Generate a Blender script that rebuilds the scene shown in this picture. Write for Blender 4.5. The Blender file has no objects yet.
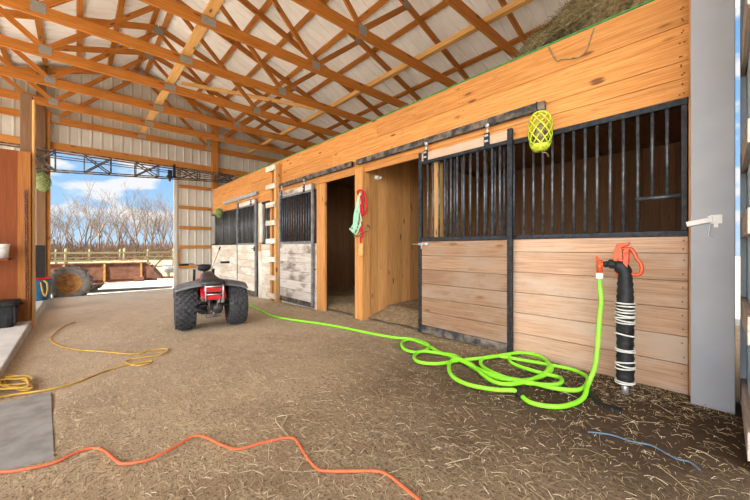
import bpy, math, random
from mathutils import Vector, Matrix, noise
random.seed(7)
SC = bpy.context.scene
COL = SC.collection
R = math.radians

# ------------------------------------------------------------------ camera
YAW, FPX, HOR, EYE = R(42.2), 329.0, 248.0, 1.10
cd = bpy.data.cameras.new('camera'); cam = bpy.data.objects.new('camera', cd); COL.objects.link(cam)
cam.location = (0, 0, EYE); cam.rotation_euler = (R(90), 0, -YAW)
cd.sensor_width = 36; cd.lens = FPX / 750 * 36; cd.shift_y = (HOR - 250) / 750
cd.clip_start = .02; cd.clip_end = 500
SC.camera = cam
SC.view_settings.view_transform = 'Standard'; SC.view_settings.look = 'None'
SC.view_settings.gamma = 1; SC.view_settings.exposure = 0.95; SC.view_settings.use_curve_mapping = False

# ------------------------------------------------------------------ sky and sun
LOBE_DIR = Vector((-.90, -.55, .10)).normalized()  # added sky glow, low left and behind, to light the interior
LOBE_STRENGTH = 9.8
def make_world():
    w = bpy.data.worlds.new('sky'); SC.world = w; w.use_nodes = True
    nt = w.node_tree; nt.nodes.clear(); N = nt.nodes.new; L = nt.links.new
    out = N('ShaderNodeOutputWorld'); bg = N('ShaderNodeBackground'); L(bg.outputs[0], out.inputs[0])
    tc = N('ShaderNodeTexCoord'); d = tc.outputs['Generated']
    sep = N('ShaderNodeSeparateXYZ'); L(d, sep.inputs[0])
    ramp = N('ShaderNodeValToRGB'); L(sep.outputs[2], ramp.inputs[0])
    e = ramp.color_ramp.elements
    e[0].position = 0; e[0].color = (.58, .80, 1.0, 1); e[1].position = .6; e[1].color = (.16, .40, .80, 1)
    m = e.new(.16); m.color = (.36, .64, 1.0, 1)
    mp = N('ShaderNodeMapping'); mp.inputs['Scale'].default_value = (1, 1, 2.6); mp.inputs['Location'].default_value = (1.7, .4, .35); L(d, mp.inputs[0])
    nz = N('ShaderNodeTexNoise'); nz.inputs['Scale'].default_value = 7.5; nz.inputs['Detail'].default_value = 7; nz.inputs['Roughness'].default_value = .48
    L(mp.outputs[0], nz.inputs['Vector'])
    cr = N('ShaderNodeValToRGB'); L(nz.outputs['Fac'], cr.inputs[0])
    cr.color_ramp.elements[0].position = .50; cr.color_ramp.elements[1].position = .58
    mx = N('ShaderNodeMixRGB'); L(cr.outputs[0], mx.inputs[0]); L(ramp.outputs[0], mx.inputs[1]); mx.inputs[2].default_value = (.93, .95, .98, 1)
    dt = N('ShaderNodeVectorMath'); dt.operation = 'DOT_PRODUCT'; L(d, dt.inputs[0]); dt.inputs[1].default_value = LOBE_DIR
    mxm = N('ShaderNodeMath'); mxm.operation = 'MAXIMUM'; L(dt.outputs['Value'], mxm.inputs[0]); mxm.inputs[1].default_value = 0
    pw = N('ShaderNodeMath'); pw.operation = 'POWER'; L(mxm.outputs[0], pw.inputs[0]); pw.inputs[1].default_value = 3.0
    ml = N('ShaderNodeMath'); ml.operation = 'MULTIPLY'; L(pw.outputs[0], ml.inputs[0]); ml.inputs[1].default_value = LOBE_STRENGTH
    ad = N('ShaderNodeMixRGB'); ad.blend_type = 'ADD'; ad.inputs[0].default_value = 1
    sc = N('ShaderNodeVectorMath'); sc.operation = 'SCALE'; sc.inputs[0].default_value = (1.0, .985, .95); L(ml.outputs[0], sc.inputs['Scale'])
    L(mx.outputs[0], ad.inputs[1]); L(sc.outputs[0], ad.inputs[2])
    L(ad.outputs[0], bg.inputs[0]); bg.inputs[1].default_value = .52
make_world()
sd = bpy.data.lights.new('sun', 'SUN'); sd.energy = 12.0; sd.angle = R(2.5); sd.color = (1, .95, .86)
sun = bpy.data.objects.new('sun', sd); COL.objects.link(sun)
sun.rotation_euler = Vector((.70, .10, -1.0)).to_track_quat('-Z', 'Y').to_euler()

# ------------------------------------------------------------------ helpers
def fz(y):                                   # the aisle floor falls gently towards the far door
    return -.02 * max(0, min(y, 12.5) - 1.5)
def ray(px, py):
    a = (px - 375) / FPX; b = (HOR - py) / FPX
    return Vector((a * math.cos(YAW) + math.sin(YAW), -a * math.sin(YAW) + math.cos(YAW), b))
def on_floor(px, py, lift=0):
    d = ray(px, py); t = 5
    for _ in range(12): t = (fz(t * d.y) + lift - EYE) / d.z
    return Vector((d.x * t, d.y * t, fz(d.y * t) + lift))
def on_x(px, py, X):
    d = ray(px, py); t = X / d.x
    return Vector((X, d.y * t, EYE + d.z * t))
def on_y(px, py, Y):
    d = ray(px, py); t = Y / d.y
    return Vector((d.x * t, Y, EYE + d.z * t))
def yx(px, X=3.40): return on_x(px, HOR, X).y

class MB:
    def __init__(s): s.v = []; s.f = []; s.g = []; s.t = []; s.sm = []
    def add(s, vs, fs, gv=None, tone=None, smooth=False):
        o = len(s.v); tone = random.random() if tone is None else tone
        off = Vector((random.random() * 40, random.random() * 40, random.random() * 40))
        for i, p in enumerate(vs):
            s.v.append(tuple(p)); q = gv[i] if gv else p
            s.g.append((q[0] + off.x, q[1] + off.y, q[2] + off.z)); s.t.append(tone)
        for f in fs: s.f.append(tuple(i + o for i in f)); s.sm.append(smooth)
        return s
    def box(s, x0, x1, y0, y1, z0, z1, tone=None, M=None, ch=0):
        x0, x1 = min(x0, x1), max(x0, x1); y0, y1 = min(y0, y1), max(y0, y1); z0, z1 = min(z0, z1), max(z0, z1)
        vs = [Vector((x, y, z)) for z in (z0, z1) for y in (y0, y1) for x in (x0, x1)]
        dims = [x1 - x0, y1 - y0, z1 - z0]; order = sorted(range(3), key=lambda i: -dims[i])
        gv = [(p[order[0]], p[order[1]], p[order[2]]) for p in vs]
        if M: vs = [M @ p for p in vs]
        s.add(vs, [(0, 2, 3, 1), (4, 5, 7, 6), (0, 1, 5, 4), (2, 6, 7, 3), (0, 4, 6, 2), (1, 3, 7, 5)], gv, tone)
        return s
    def beam(s, a, b, w, h, up=(0, 0, 1), tone=None):          # w across, h along 'up'
        a, b = Vector(a), Vector(b); d = (b - a); L = d.length; d.normalize()
        side = d.cross(Vector(up)).normalized(); u = side.cross(d).normalized()
        M = Matrix(((d.x, side.x, u.x, a.x), (d.y, side.y, u.y, a.y), (d.z, side.z, u.z, a.z), (0, 0, 0, 1)))
        return s.box(0, L, -w / 2, w / 2, -h / 2, h / 2, tone, M)
    def tube(s, pts, r, n=8, tone=None, cap=True, smooth=True, closed=False):
        pts = [Vector(p) for p in pts]; m = len(pts); rs = r if isinstance(r, (list, tuple)) else [r] * m
        vs = []; gv = []; ref = None; run = 0
        for i, p in enumerate(pts):
            if closed: t = (pts[(i + 1) % m] - pts[i - 1]).normalized()
            else: t = (pts[min(i + 1, m - 1)] - pts[max(i - 1, 0)]).normalized()
            if ref is None: ref = Vector((0, 0, 1)) if abs(t.z) < .9 else Vector((1, 0, 0))
            u = ref - t * ref.dot(t)
            if u.length < 1e-5: u = t.orthogonal()
            u.normalize(); w = t.cross(u); ref = u
            if i: run += (p - pts[i - 1]).length
            for k in range(n):
                a = 2 * math.pi * k / n
                vs.append(p + (u * math.cos(a) + w * math.sin(a)) * rs[i]); gv.append((run, rs[i] * math.cos(a), rs[i] * math.sin(a)))
        fs = []
        for i in range(m if closed else m - 1):
            j = (i + 1) % m
            for k in range(n): fs.append((i * n + k, i * n + (k + 1) % n, j * n + (k + 1) % n, j * n + k))
        if cap and not closed: fs += [tuple(range(n - 1, -1, -1)), tuple((m - 1) * n + k for k in range(n))]
        return s.add(vs, fs, gv, tone, smooth)
    def lathe(s, prof, c=(0, 0, 0), axis='z', n=24, tone=None, smooth=True, M=None, cap=True):   # prof: (r, h)
        vs = []; c = Vector(c)
        for r, h in prof:
            for k in range(n):
                a = 2 * math.pi * k / n; p, q = r * math.cos(a), r * math.sin(a)
                v = Vector((p, q, h)) if axis == 'z' else (Vector((h, p, q)) if axis == 'x' else Vector((p, h, q)))
                vs.append((M @ v if M else v) + c)
        fs = []
        for i in range(len(prof) - 1):
            for k in range(n): fs.append((i * n + k, i * n + (k + 1) % n, (i + 1) * n + (k + 1) % n, (i + 1) * n + k))
        if cap and prof[0][0] > 1e-4: fs.append(tuple(range(n - 1, -1, -1)))
        if cap and prof[-1][0] > 1e-4: fs.append(tuple((len(prof) - 1) * n + k for k in range(n)))
        return s.add(vs, fs, None, tone, smooth)
    def loft(s, secs, n=20, e=2.6, tone=None, axis='y'):      # secs: (pos, cx, cz, rx, rz)
        vs = []
        for (y, cx, cz, rx, rz) in secs:
            for k in range(n):
                a = 2 * math.pi * k / n; ca, sa = math.cos(a), math.sin(a)
                x = cx + rx * math.copysign(abs(ca) ** (2 / e), ca); z = cz + rz * math.copysign(abs(sa) ** (2 / e), sa)
                vs.append((x, y, z) if axis == 'y' else (x, z, y))
        fs = []
        for i in range(len(secs) - 1):
            for k in range(n): fs.append((i * n + k, i * n + (k + 1) % n, (i + 1) * n + (k + 1) % n, (i + 1) * n + k))
        fs += [tuple(range(n - 1, -1, -1)), tuple((len(secs) - 1) * n + k for k in range(n))]
        return s.add(vs, fs, None, tone, True)
    def sheet(s, fn, nu, nv, tone=None, smooth=True):
        vs = [fn(i / nu, j / nv) for j in range(nv + 1) for i in range(nu + 1)]
        fs = [(j * (nu + 1) + i, j * (nu + 1) + i + 1, (j + 1) * (nu + 1) + i + 1, (j + 1) * (nu + 1) + i) for j in range(nv) for i in range(nu)]
        return s.add(vs, fs, None, tone, smooth)
    def prism(s, poly, a0, a1, axis='y', tone=None):
        n = len(poly); P = lambda p, h: {'y': (p[0], h, p[1]), 'x': (h, p[0], p[1]), 'z': (p[0], p[1], h)}[axis]
        vs = [P(p, a0) for p in poly] + [P(p, a1) for p in poly]
        fs = [tuple(range(n)), tuple(range(2 * n - 1, n - 1, -1))] + [(i, i + n, (i + 1) % n + n, (i + 1) % n) for i in range(n)]
        return s.add(vs, fs, None, tone)
    def build(s, name, mat, parent=None, bevel=0, solid=0, world=False):
        me = bpy.data.meshes.new(name); me.from_pydata(s.v, [], s.f)
        a = me.attributes.new('gv', 'FLOAT_VECTOR', 'POINT'); a.data.foreach_set('vector', [c for q in s.g for c in q])
        b = me.attributes.new('tone', 'FLOAT', 'POINT'); b.data.foreach_set('value', s.t)
        me.polygons.foreach_set('use_smooth', s.sm)
        me.materials.append(mat); me.update()
        o = bpy.data.objects.new(name, me); COL.objects.link(o)
        if parent:
            o.parent = parent
            if world: o.matrix_parent_inverse = parent.matrix_basis.inverted()
        if solid: m = o.modifiers.new('solid', 'SOLIDIFY'); m.thickness = solid; m.offset = 0
        if bevel: m = o.modifiers.new('bevel', 'BEVEL'); m.width = bevel; m.segments = 2; m.limit_method = 'ANGLE'
        return o

def tag(o, label=None, cat=None, group=None, kind=None):
    if label: o['label'] = label
    if cat: o['category'] = cat
    if group: o['group'] = group
    if kind: o['kind'] = kind
    return o
def thing(name, label, cat, loc=(0, 0, 0), rz=0, group=None, kind=None):
    o = bpy.data.objects.new(name, None); COL.objects.link(o); o.location = loc; o.rotation_euler = (0, 0, rz); o.empty_display_size = .1
    return tag(o, label, cat, group, kind)
def at(o):                                    # parts of o are modelled in world coordinates
    return Matrix.LocRotScale(o.location, o.rotation_euler, o.scale).inverted()
def part(name, mb, mat, root, **k):           # mb in world coordinates, re-based to the root
    o = mb.build(name, mat, root, **k)
    o.data.transform(at(root)) if root.parent is None else o.data.transform(at(root.parent))
    return o
def dup(root, loc=None, rz=None, label=None, group=None):
    r = root.copy(); COL.objects.link(r)
    if loc is not None: r.location = loc
    if rz is not None: r.rotation_euler = (0, 0, rz)
    if label: r['label'] = label
    if group: r['group'] = group
    for ch in list(root.children):
        c = ch.copy(); COL.objects.link(c); c.parent = r
        for g in list(ch.children):
            d = g.copy(); COL.objects.link(d); d.parent = c
    return r
def spline(pts, n=8, closed=False):
    pts = [Vector(p) for p in pts]; out = []; m = len(pts)
    for i in range(m if closed else m - 1):
        if closed: p0, p1, p2, p3 = pts[i - 1], pts[i], pts[(i + 1) % m], pts[(i + 2) % m]
        else: p0, p1, p2, p3 = pts[max(i - 1, 0)], pts[i], pts[i + 1], pts[min(i + 2, m - 1)]
        for k in range(n):
            t = k / n
            out.append(.5 * ((2 * p1) + (p2 - p0) * t + (2 * p0 - 5 * p1 + 4 * p2 - p3) * t * t + (3 * p1 - p0 - 3 * p2 + p3) * t ** 3))
    if not closed: out.append(pts[-1])
    return out
ORD = ['first', 'second', 'third', 'fourth', 'fifth', 'sixth', 'seventh', 'eighth', 'ninth', 'tenth', 'eleventh', 'twelfth', 'thirteenth', 'fourteenth',
       'fifteenth', 'sixteenth', 'seventeenth', 'eighteenth', 'nineteenth', 'twentieth', 'twenty-first', 'twenty-second', 'twenty-third', 'twenty-fourth',
       'twenty-fifth', 'twenty-sixth', 'twenty-seventh', 'twenty-eighth', 'twenty-ninth', 'thirtieth']

# ------------------------------------------------------------------ materials
def base_mat(name, rough=.6, metal=0.0):
    m = bpy.data.materials.new(name); m.use_nodes = True; nt = m.node_tree
    b = nt.nodes['Principled BSDF']; b.inputs['Specular IOR Level'].default_value = .5 if rough < .5 else .22; b.inputs['Roughness'].default_value = rough; b.inputs['Metallic'].default_value = metal
    return m, nt, b
def ramp(nt, src, stops):
    r = nt.nodes.new('ShaderNodeValToRGB'); nt.links.new(src, r.inputs[0]); e = r.color_ramp.elements
    while len(e) < len(stops): e.new(.5)
    for k, (p, c) in zip(e, stops): k.position = p; k.color = (*c, 1) if len(c) == 3 else c
    return r.outputs[0]
def tex(nt, vec, scale, detail=4, rough=.55, sc=None, dist=0):
    if sc:
        mp = nt.nodes.new('ShaderNodeMapping'); nt.links.new(vec, mp.inputs[0]); mp.inputs['Scale'].default_value = sc; vec = mp.outputs[0]
    n = nt.nodes.new('ShaderNodeTexNoise'); nt.links.new(vec, n.inputs['Vector']); n.inputs['Scale'].default_value = scale
    n.inputs['Detail'].default_value = detail; n.inputs['Roughness'].default_value = rough; n.inputs['Distortion'].default_value = dist
    return n.outputs['Fac']
def mixc(nt, fac, a, b, mode='MIX'):
    m = nt.nodes.new('ShaderNodeMixRGB'); m.blend_type = mode
    for i, q in enumerate((fac, a, b)):
        if isinstance(q, (int, float)): m.inputs[i].default_value = q
        elif isinstance(q, tuple): m.inputs[i].default_value = (*q, 1)
        else: nt.links.new(q, m.inputs[i])
    return m.outputs[0]
def attr(nt, name, out):
    a = nt.nodes.new('ShaderNodeAttribute'); a.attribute_name = name; return a.outputs[out]
def bump(nt, b, h, strength=.2, dist=.01):
    n = nt.nodes.new('ShaderNodeBump'); n.inputs['Strength'].default_value = strength; n.inputs['Distance'].default_value = dist
    nt.links.new(h, n.inputs['Height']); nt.links.new(n.outputs[0], b.inputs['Normal'])
def mat(name, a, b2=None, rough=.6, metal=0.0, scale=12, lo=.35, hi=.65, bmp=0, co='gv'):
    m, nt, b = base_mat(name, rough, metal)
    b2 = b2 or tuple(c * .8 for c in a)
    v = attr(nt, 'gv', 'Vector')
    f = tex(nt, v, scale)
    nt.links.new(ramp(nt, f, [(lo, b2), (hi, a)]), b.inputs['Base Color'])
    if bmp: bump(nt, b, f, bmp)
    return m
def wood(name, light, dark, knot=(.16, .06, .02), rough=.62, var=.25, wear=None, wear_amt=.5, knots=True):
    m, nt, b = base_mat(name, rough)
    v = attr(nt, 'gv', 'Vector'); t = attr(nt, 'tone', 'Fac')
    g1 = tex(nt, v, 5, 6, .68, (.30, 6, 6), .8)
    g2 = tex(nt, v, 26, 3, .5, (.12, 4, 4))
    c = ramp(nt, g1, [(.30, dark), (.62, light)])
    c = mixc(nt, .4, c, ramp(nt, g2, [(.38, tuple(q * .72 for q in dark)), (.6, light)]))
    tv = ramp(nt, t, [(0, (1 - var,) * 3), (1, (1, 1, 1))])
    c = mixc(nt, 1, c, tv, 'MULTIPLY')
    if knots:
        mp = nt.nodes.new('ShaderNodeMapping'); nt.links.new(v, mp.inputs[0]); mp.inputs['Scale'].default_value = (1.5, 5.2, 1.2)
        vo = nt.nodes.new('ShaderNodeTexVoronoi'); nt.links.new(mp.outputs[0], vo.inputs['Vector']); vo.inputs['Scale'].default_value = 1.5
        k = ramp(nt, vo.outputs['Distance'], [(.08, (1, 1, 1)), (.165, (0, 0, 0))])
        c = mixc(nt, k, c, knot)
    if wear:
        w = tex(nt, v, 2.2, 6, .65, (.6, 1.6, 1.6))
        c = mixc(nt, ramp(nt, w, [(.5 - .12 * wear_amt, (0, 0, 0)), (.62, (1, 1, 1))]), c, wear)
    nt.links.new(c, b.inputs['Base Color']); bump(nt, b, g2, .12, .004)
    return m
M = {}
M['truss'] = wood('truss_pine', (.56, .215, .036), (.36, .11, .018), var=.25)
M['truss_pale'] = wood('pale_brace_pine', (.72, .42, .15), (.55, .27, .08), var=.15)
M['header'] = wood('golden_pine', (.69, .315, .092), (.42, .15, .033), var=.2)
M['post'] = wood('post_pine', (.66, .32, .105), (.44, .17, .045), var=.2)
M['board'] = wood('weathered_pink_pine', (.60, .38, .245), (.36, .21, .125), var=.2, wear=(.46, .34, .25), wear_amt=.4)
M['door_board'] = wood('weathered_door_pine', (.36, .215, .125), (.20, .11, .06), var=.28, wear=(.27, .19, .135), wear_amt=.4)
M['white_board'] = wood('whitewashed_pine', (.68, .58, .46), (.55, .44, .33), var=.15, wear=(.74, .70, .62))
M['chipped'] = wood('chipped_white_boards', (.66, .60, .53), (.52, .46, .39), var=.14, wear=(.17, .13, .10), wear_amt=.15)
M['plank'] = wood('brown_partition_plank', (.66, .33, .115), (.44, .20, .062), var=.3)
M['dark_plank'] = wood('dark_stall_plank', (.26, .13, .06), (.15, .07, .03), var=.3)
M['grey_wood'] = wood('greyed_girt', (.50, .42, .36), (.36, .29, .24), var=.1)
M['stud'] = wood('panel_stud_pine', (.34, .125, .026), (.22, .07, .014), var=.05)
M['old_post'] = wood('old_brown_post', (.20, .105, .05), (.12, .06, .03), var=.15)
M['ply'] = wood('orange_plywood', (.20, .048, .008), (.14, .032, .006), var=.05, knots=False)
M['girt'] = wood('orange_girt', (.60, .255, .055), (.44, .16, .03), var=.2)
M['fence'] = wood('fence_timber', (.19, .165, .09), (.13, .11, .06), var=.25, rough=.8)
M['steel'] = mat('black_dusty_steel', (.036, .039, .045), (.011, .012, .015), .5, .3, 24)
M['steel_bar'] = mat('blue_black_bar_steel', (.12, .135, .15), (.04, .045, .055), .42, .5, 20)
M['dusty'] = mat('dusty_track_steel', (.20, .16, .12), (.035, .035, .037), .6, .2, 9, .42, .66)
M['galv'] = mat('galvanised_steel', (.62, .63, .64), (.45, .46, .47), .38, .8, 14)
M['plate'] = mat('gusset_zinc', (.34, .325, .30), (.24, .23, .215), .55, .3, 60)
M['grey_steel'] = mat('grey_clad_steel', (.34, .35, .375), (.30, .31, .335), .5, .1, 3)
M['mid_steel'] = mat('dull_grey_frame', (.22, .23, .24), (.12, .125, .13), .5, .2, 8)
M['white'] = mat('white_painted_metal', (.80, .79, .76), (.70, .69, .65), .45, 0, 8)
M['deck'] = mat('white_roof_sheet', (.86, .83, .79), (.78, .75, .71), .6, 0, 2.2)
M['sheet'] = mat('cream_wall_sheet', (.63, .59, .515), (.55, .51, .44), .5, .05, 2)
M['blue_sheet'] = mat('blue_grey_door_sheet', (.50, .57, .64), (.42, .49, .56), .45, .1, 3)
M['lime'] = mat('lime_hose_rubber', (.26, .74, .022), (.20, .62, .016), .45, 0, 8)
M['lime_net'] = mat('lime_plastic', (.52, .60, .035), (.42, .50, .025), .45, 0, 8)
M['green'] = mat('green_netting', (.05, .28, .08), (.03, .18, .05), .7, 0, 20)
M['green_net'] = mat('pale_green_net', (.28, .50, .16), (.18, .36, .10), .7, 0, 20)
M['black'] = mat('black_rubber', (.022, .022, .024), (.012, .012, .013), .6, 0, 20)
M['black_wrap'] = mat('black_wrap', (.024, .024, .027), (.008, .008, .009), .5, 0, 18, bmp=.3)
M['white_tape'] = mat('white_twine', (.72, .70, .64), (.5, .48, .43), .7, 0, 20)
M['pale_twine'] = mat('pale_twine', (.48, .40, .26), (.34, .27, .16), .8, 0, 30)
M['red_orange'] = mat('red_orange_paint', (.64, .085, .016), (.50, .06, .012), .4, 0, 12)
M['orange_cord'] = mat('orange_cord_rubber', (.72, .15, .06), (.62, .12, .045), .5, 0, 12)
M['yellow_cord'] = mat('yellow_cord_rubber', (.56, .34, .06), (.46, .26, .045), .5, 0, 12)
M['blue_twine'] = mat('blue_twine', (.10, .17, .24), (.07, .13, .19), .7, 0, 30)
M['red_rope'] = mat('red_rope', (.55, .02, .03), (.38, .012, .02), .75, 0, 40)
M['mint_rope'] = mat('mint_rope', (.36, .66, .46), (.25, .52, .35), .75, 0, 40)
M['brass'] = mat('dull_brass', (.45, .34, .16), (.3, .22, .1), .4, .7, 20)
M['blue_tub'] = mat('blue_tub_plastic', (.05, .20, .38), (.04, .15, .30), .5, 0, 5)
M['red_paint'] = mat('red_fairing', (.42, .012, .02), (.30, .008, .014), .3, 0, 6)
M['tail'] = mat('red_lens', (.62, .02, .03), (.5, .015, .02), .2, 0, 6)
M['fender'] = mat('faded_grey_plastic', (.17, .17, .172), (.10, .10, .105), .5, 0, 9)
M['vinyl'] = mat('black_seat_vinyl', (.03, .03, .033), (.018, .018, .02), .4, 0, 9)
M['tyre'] = mat('dusty_tyre_rubber', (.065, .065, .07), (.03, .03, .033), .7, 0, 14)
M['old_tyre'] = mat('grey_worn_tyre', (.26, .235, .205), (.14, .125, .108), .85, 0, 9)
M['engine'] = mat('greasy_engine_metal', (.14, .13, .12), (.06, .055, .05), .5, .5, 18)
M['rust'] = mat('rusty_steel', (.20, .095, .06), (.11, .05, .032), .85, .1, 7)
M['rust_yellow'] = mat('rusty_yellow_rim', (.55, .30, .10), (.30, .14, .05), .8, 0, 10)
M['concrete'] = mat('pale_concrete', (.60, .585, .555), (.48, .465, .44), .85, 0, 4, bmp=.1)
M['pad'] = mat('dirty_concrete', (.30, .285, .265), (.20, .185, .165), .9, 0, 7, .3, .6)
M['bounce_pale'] = mat('pale_bounce_floor', (.70, .68, .64), (.62, .60, .56), .85, 0, 4)
M['hay'] = mat('dry_hay', (.30, .24, .13), (.10, .08, .04), .95, 0, 22, .36, .6, bmp=.8)
M['bark'] = mat('grey_brown_bark', (.165, .120, .085), (.11, .078, .055), .9, 0, 1.5)
M['brush'] = mat('russet_brush', (.17, .105, .07), (.12, .078, .052), .9, 0, .6)
def blade_mat(name, stops):
    m, nt, b = base_mat(name, .75)
    nt.links.new(ramp(nt, attr(nt, 'tone', 'Fac'), stops), b.inputs['Base Color']); return m
M['straw'] = blade_mat('loose_straw', [(0, (.10, .06, .03)), (.45, (.29, .205, .11)), (.85, (.45, .35, .20)), (1, (.74, .63, .43))])
M['hay_blade'] = blade_mat('hay_blades', [(0, (.08, .065, .03)), (.5, (.22, .18, .09)), (1, (.46, .37, .20))])
def floor_mat():
    m, nt, b = base_mat('trampled_dirt_and_straw', .92)
    v = attr(nt, 'gv', 'Vector')
    big = tex(nt, v, .9, 5, .6); mid = tex(nt, v, 7, 6, .7); fine = tex(nt, v, 70, 3, .7)
    fib = tex(nt, v, 34, 4, .75, (1, .28, 1), 1.2); fib2 = tex(nt, v, 40, 4, .75, (.25, 1, 1), 1.2)
    c = ramp(nt, big, [(.35, (.235, .155, .088)), (.65, (.37, .262, .155))])
    c = mixc(nt, ramp(nt, mid, [(.42, (0, 0, 0)), (.66, (1, 1, 1))]), c, (.38, .285, .172))
    c = mixc(nt, ramp(nt, fib, [(.53, (0, 0, 0)), (.63, (1, 1, 1))]), c, (.54, .39, .24))
    c = mixc(nt, ramp(nt, fib2, [(.58, (0, 0, 0)), (.68, (.8, .8, .8))]), c, (.44, .335, .20))
    c = mixc(nt, ramp(nt, fine, [(.36, (.9, .9, .9)), (.48, (0, 0, 0))]), c, (.10, .06, .033))
    # darker towards the hydrant corner; dusty far floor paled further against light fall-off
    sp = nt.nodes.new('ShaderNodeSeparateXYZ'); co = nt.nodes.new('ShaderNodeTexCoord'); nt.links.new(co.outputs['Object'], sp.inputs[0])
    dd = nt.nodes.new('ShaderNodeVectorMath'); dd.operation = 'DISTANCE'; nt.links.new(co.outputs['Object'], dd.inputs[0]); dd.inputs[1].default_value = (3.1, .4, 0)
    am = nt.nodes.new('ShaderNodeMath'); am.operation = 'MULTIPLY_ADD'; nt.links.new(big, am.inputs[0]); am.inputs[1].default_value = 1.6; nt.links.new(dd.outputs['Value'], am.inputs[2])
    corner_dark = ramp(nt, am.outputs[0], [(.0, (.75, .75, .75)), (1, (0, 0, 0))])
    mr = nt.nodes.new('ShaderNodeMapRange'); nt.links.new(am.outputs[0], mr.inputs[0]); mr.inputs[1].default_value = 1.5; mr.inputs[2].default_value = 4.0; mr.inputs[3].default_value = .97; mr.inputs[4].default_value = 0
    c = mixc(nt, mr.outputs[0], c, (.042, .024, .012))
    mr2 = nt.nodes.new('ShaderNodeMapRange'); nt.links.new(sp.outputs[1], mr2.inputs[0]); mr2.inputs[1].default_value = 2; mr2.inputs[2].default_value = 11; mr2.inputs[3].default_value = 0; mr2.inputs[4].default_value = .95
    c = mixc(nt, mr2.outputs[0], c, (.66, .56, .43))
    nt.links.new(c, b.inputs['Base Color']); bump(nt, b, fib, .5, .012)
    return m
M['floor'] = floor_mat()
M['bedding'] = mat('straw_bedding', (.34, .25, .14), (.15, .095, .05), .95, 0, 18, .3, .7, bmp=.6)
def ground_mat():
    m, nt, b = base_mat('gravel_yard_and_dry_grass', .95)
    co = nt.nodes.new('ShaderNodeTexCoord').outputs['Object']
    sp = nt.nodes.new('ShaderNodeSeparateXYZ'); nt.links.new(co, sp.inputs[0])
    n1 = tex(nt, co, .35, 5, .6); n2 = tex(nt, co, 9, 5, .7)
    gravel = ramp(nt, n2, [(.35, (.36, .30, .235)), (.65, (.50, .44, .355))])
    grass = ramp(nt, n1, [(.35, (.27, .20, .10)), (.65, (.36, .27, .14))])
    ad = nt.nodes.new('ShaderNodeMath'); ad.operation = 'MULTIPLY_ADD'; nt.links.new(n1, ad.inputs[0]); ad.inputs[1].default_value = 5; nt.links.new(sp.outputs[1], ad.inputs[2])
    mr = nt.nodes.new('ShaderNodeMapRange'); nt.links.new(ad.outputs[0], mr.inputs[0]); mr.inputs[1].default_value = 20.5; mr.inputs[2].default_value = 22
    nt.links.new(mixc(nt, mr.outputs[0], gravel, grass), b.inputs['Base Color']); bump(nt, b, n2, .4, .03)
    return m
M['ground'] = ground_mat()

# ------------------------------------------------------------------ the setting
RX, HALF, PITCH = 1.45, 5.5, 1 / 3           # ridge line, half span, roof slope
YE = 12.12                                   # far gable wall
WX = 3.40                                    # face of the stall fronts
ZW = 3.07                                    # top of the stall fronts
XL, XR = RX - HALF, RX + HALF
def structure(name, mb, m, **k): return tag(mb.build(name, m, **k), kind='structure')

g = MB(); nx, ny = 130, 250
def floor_pt(u, v):
    x = -.52 + u * 7.5; y = -1.2 + v * 13.2
    b = .012 * noise.noise((x * 1.7, y * 1.7, 3)) + .007 * noise.noise((x * 6, y * 6, 9))
    if x < -.14 and 2.5 < y < 3.62: b = -.03
    return (x, y, fz(y) + b - .004)
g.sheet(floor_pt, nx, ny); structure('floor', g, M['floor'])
g = MB()
def ground_pt(u, v):
    x = -90 + 180 * u; y = -40 + 160 * v
    if y < 12: z = -.45
    else: z = -.215 - .14 * min(1, (y - 12) / 2.2) - .3 * min(1, max(0, y - 15) / 20) + .05 * noise.noise((x * .15, y * .15, 1))
    return (x, y, z)
g.sheet(ground_pt, 90, 160)
# the ground meets the floor edge at the far door
for i, p in enumerate(g.v):
    if abs(p[1] - 12) < .6: g.v[i] = (p[0], 12.0, -.222)
structure('yard_ground', g, M['ground'])

def ribbed(axis, a0, a1, b0, b1, at_, pitch=.23, out=1, cut=None, b1fn=None):   # vertical ribbed sheet; returns MB
    prof = []; a = a0
    while a < a1:
        for da, h in ((0, 0), (.09, 0), (.105, .018), (.135, .018), (.15, 0)):
            if a + da < a1: prof.append((a + da, h))
        a += pitch
    prof.append((a1, 0)); mb = MB()
    for (p, h), (q, k) in zip(prof[:-1], prof[1:]):
        t0 = b1fn(p) if b1fn else b1; t1 = b1fn(q) if b1fn else b1
        if axis == 'x': vs = [(p, at_ + out * h, b0), (q, at_ + out * k, b0), (q, at_ + out * k, t1), (p, at_ + out * h, t0)]
        else: vs = [(at_ + out * h, p, b0), (at_ + out * k, q, b0), (at_ + out * k, q, t1), (at_ + out * h, p, t0)]
        mb.add(vs, [(0, 1, 2, 3)], None, .5)
    return mb
roofz = lambda x: 6.57 - abs(x - RX) * PITCH
OX0, OX1, OZ = -.51, 3.46, 3.66              # far door opening
w = ribbed('x', XL, OX0, -.3, 0, YE + .05, out=-1, b1fn=roofz)
w2 = ribbed('x', OX1, XR, -.3, 0, YE + .05, out=-1, b1fn=roofz); w.add(w2.v, w2.f, None, .5)
w3 = ribbed('x', OX0, OX1, OZ + .03, 0, YE + .05, out=-1, b1fn=roofz); w.add(w3.v, w3.f, None, .5)
structure('wall_far', w, M['sheet'], solid=.004)
structure('trim_left', MB().box(XL - .04, XL + .04, -1.2, YE, 4.38, 4.60), M['girt'])    # left side kept open to let daylight in; unseen eave beam
structure('wall_front', ribbed('x', XL, XR, 3.70, 0, .12, out=-1, b1fn=roofz), M['sheet'], solid=.004)  # unseen gable, added to keep sky light off the near floor
structure('wall_right', ribbed('y', .1, YE, -.3, 4.7, XR, out=-1), M['sheet'], solid=.004)
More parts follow.
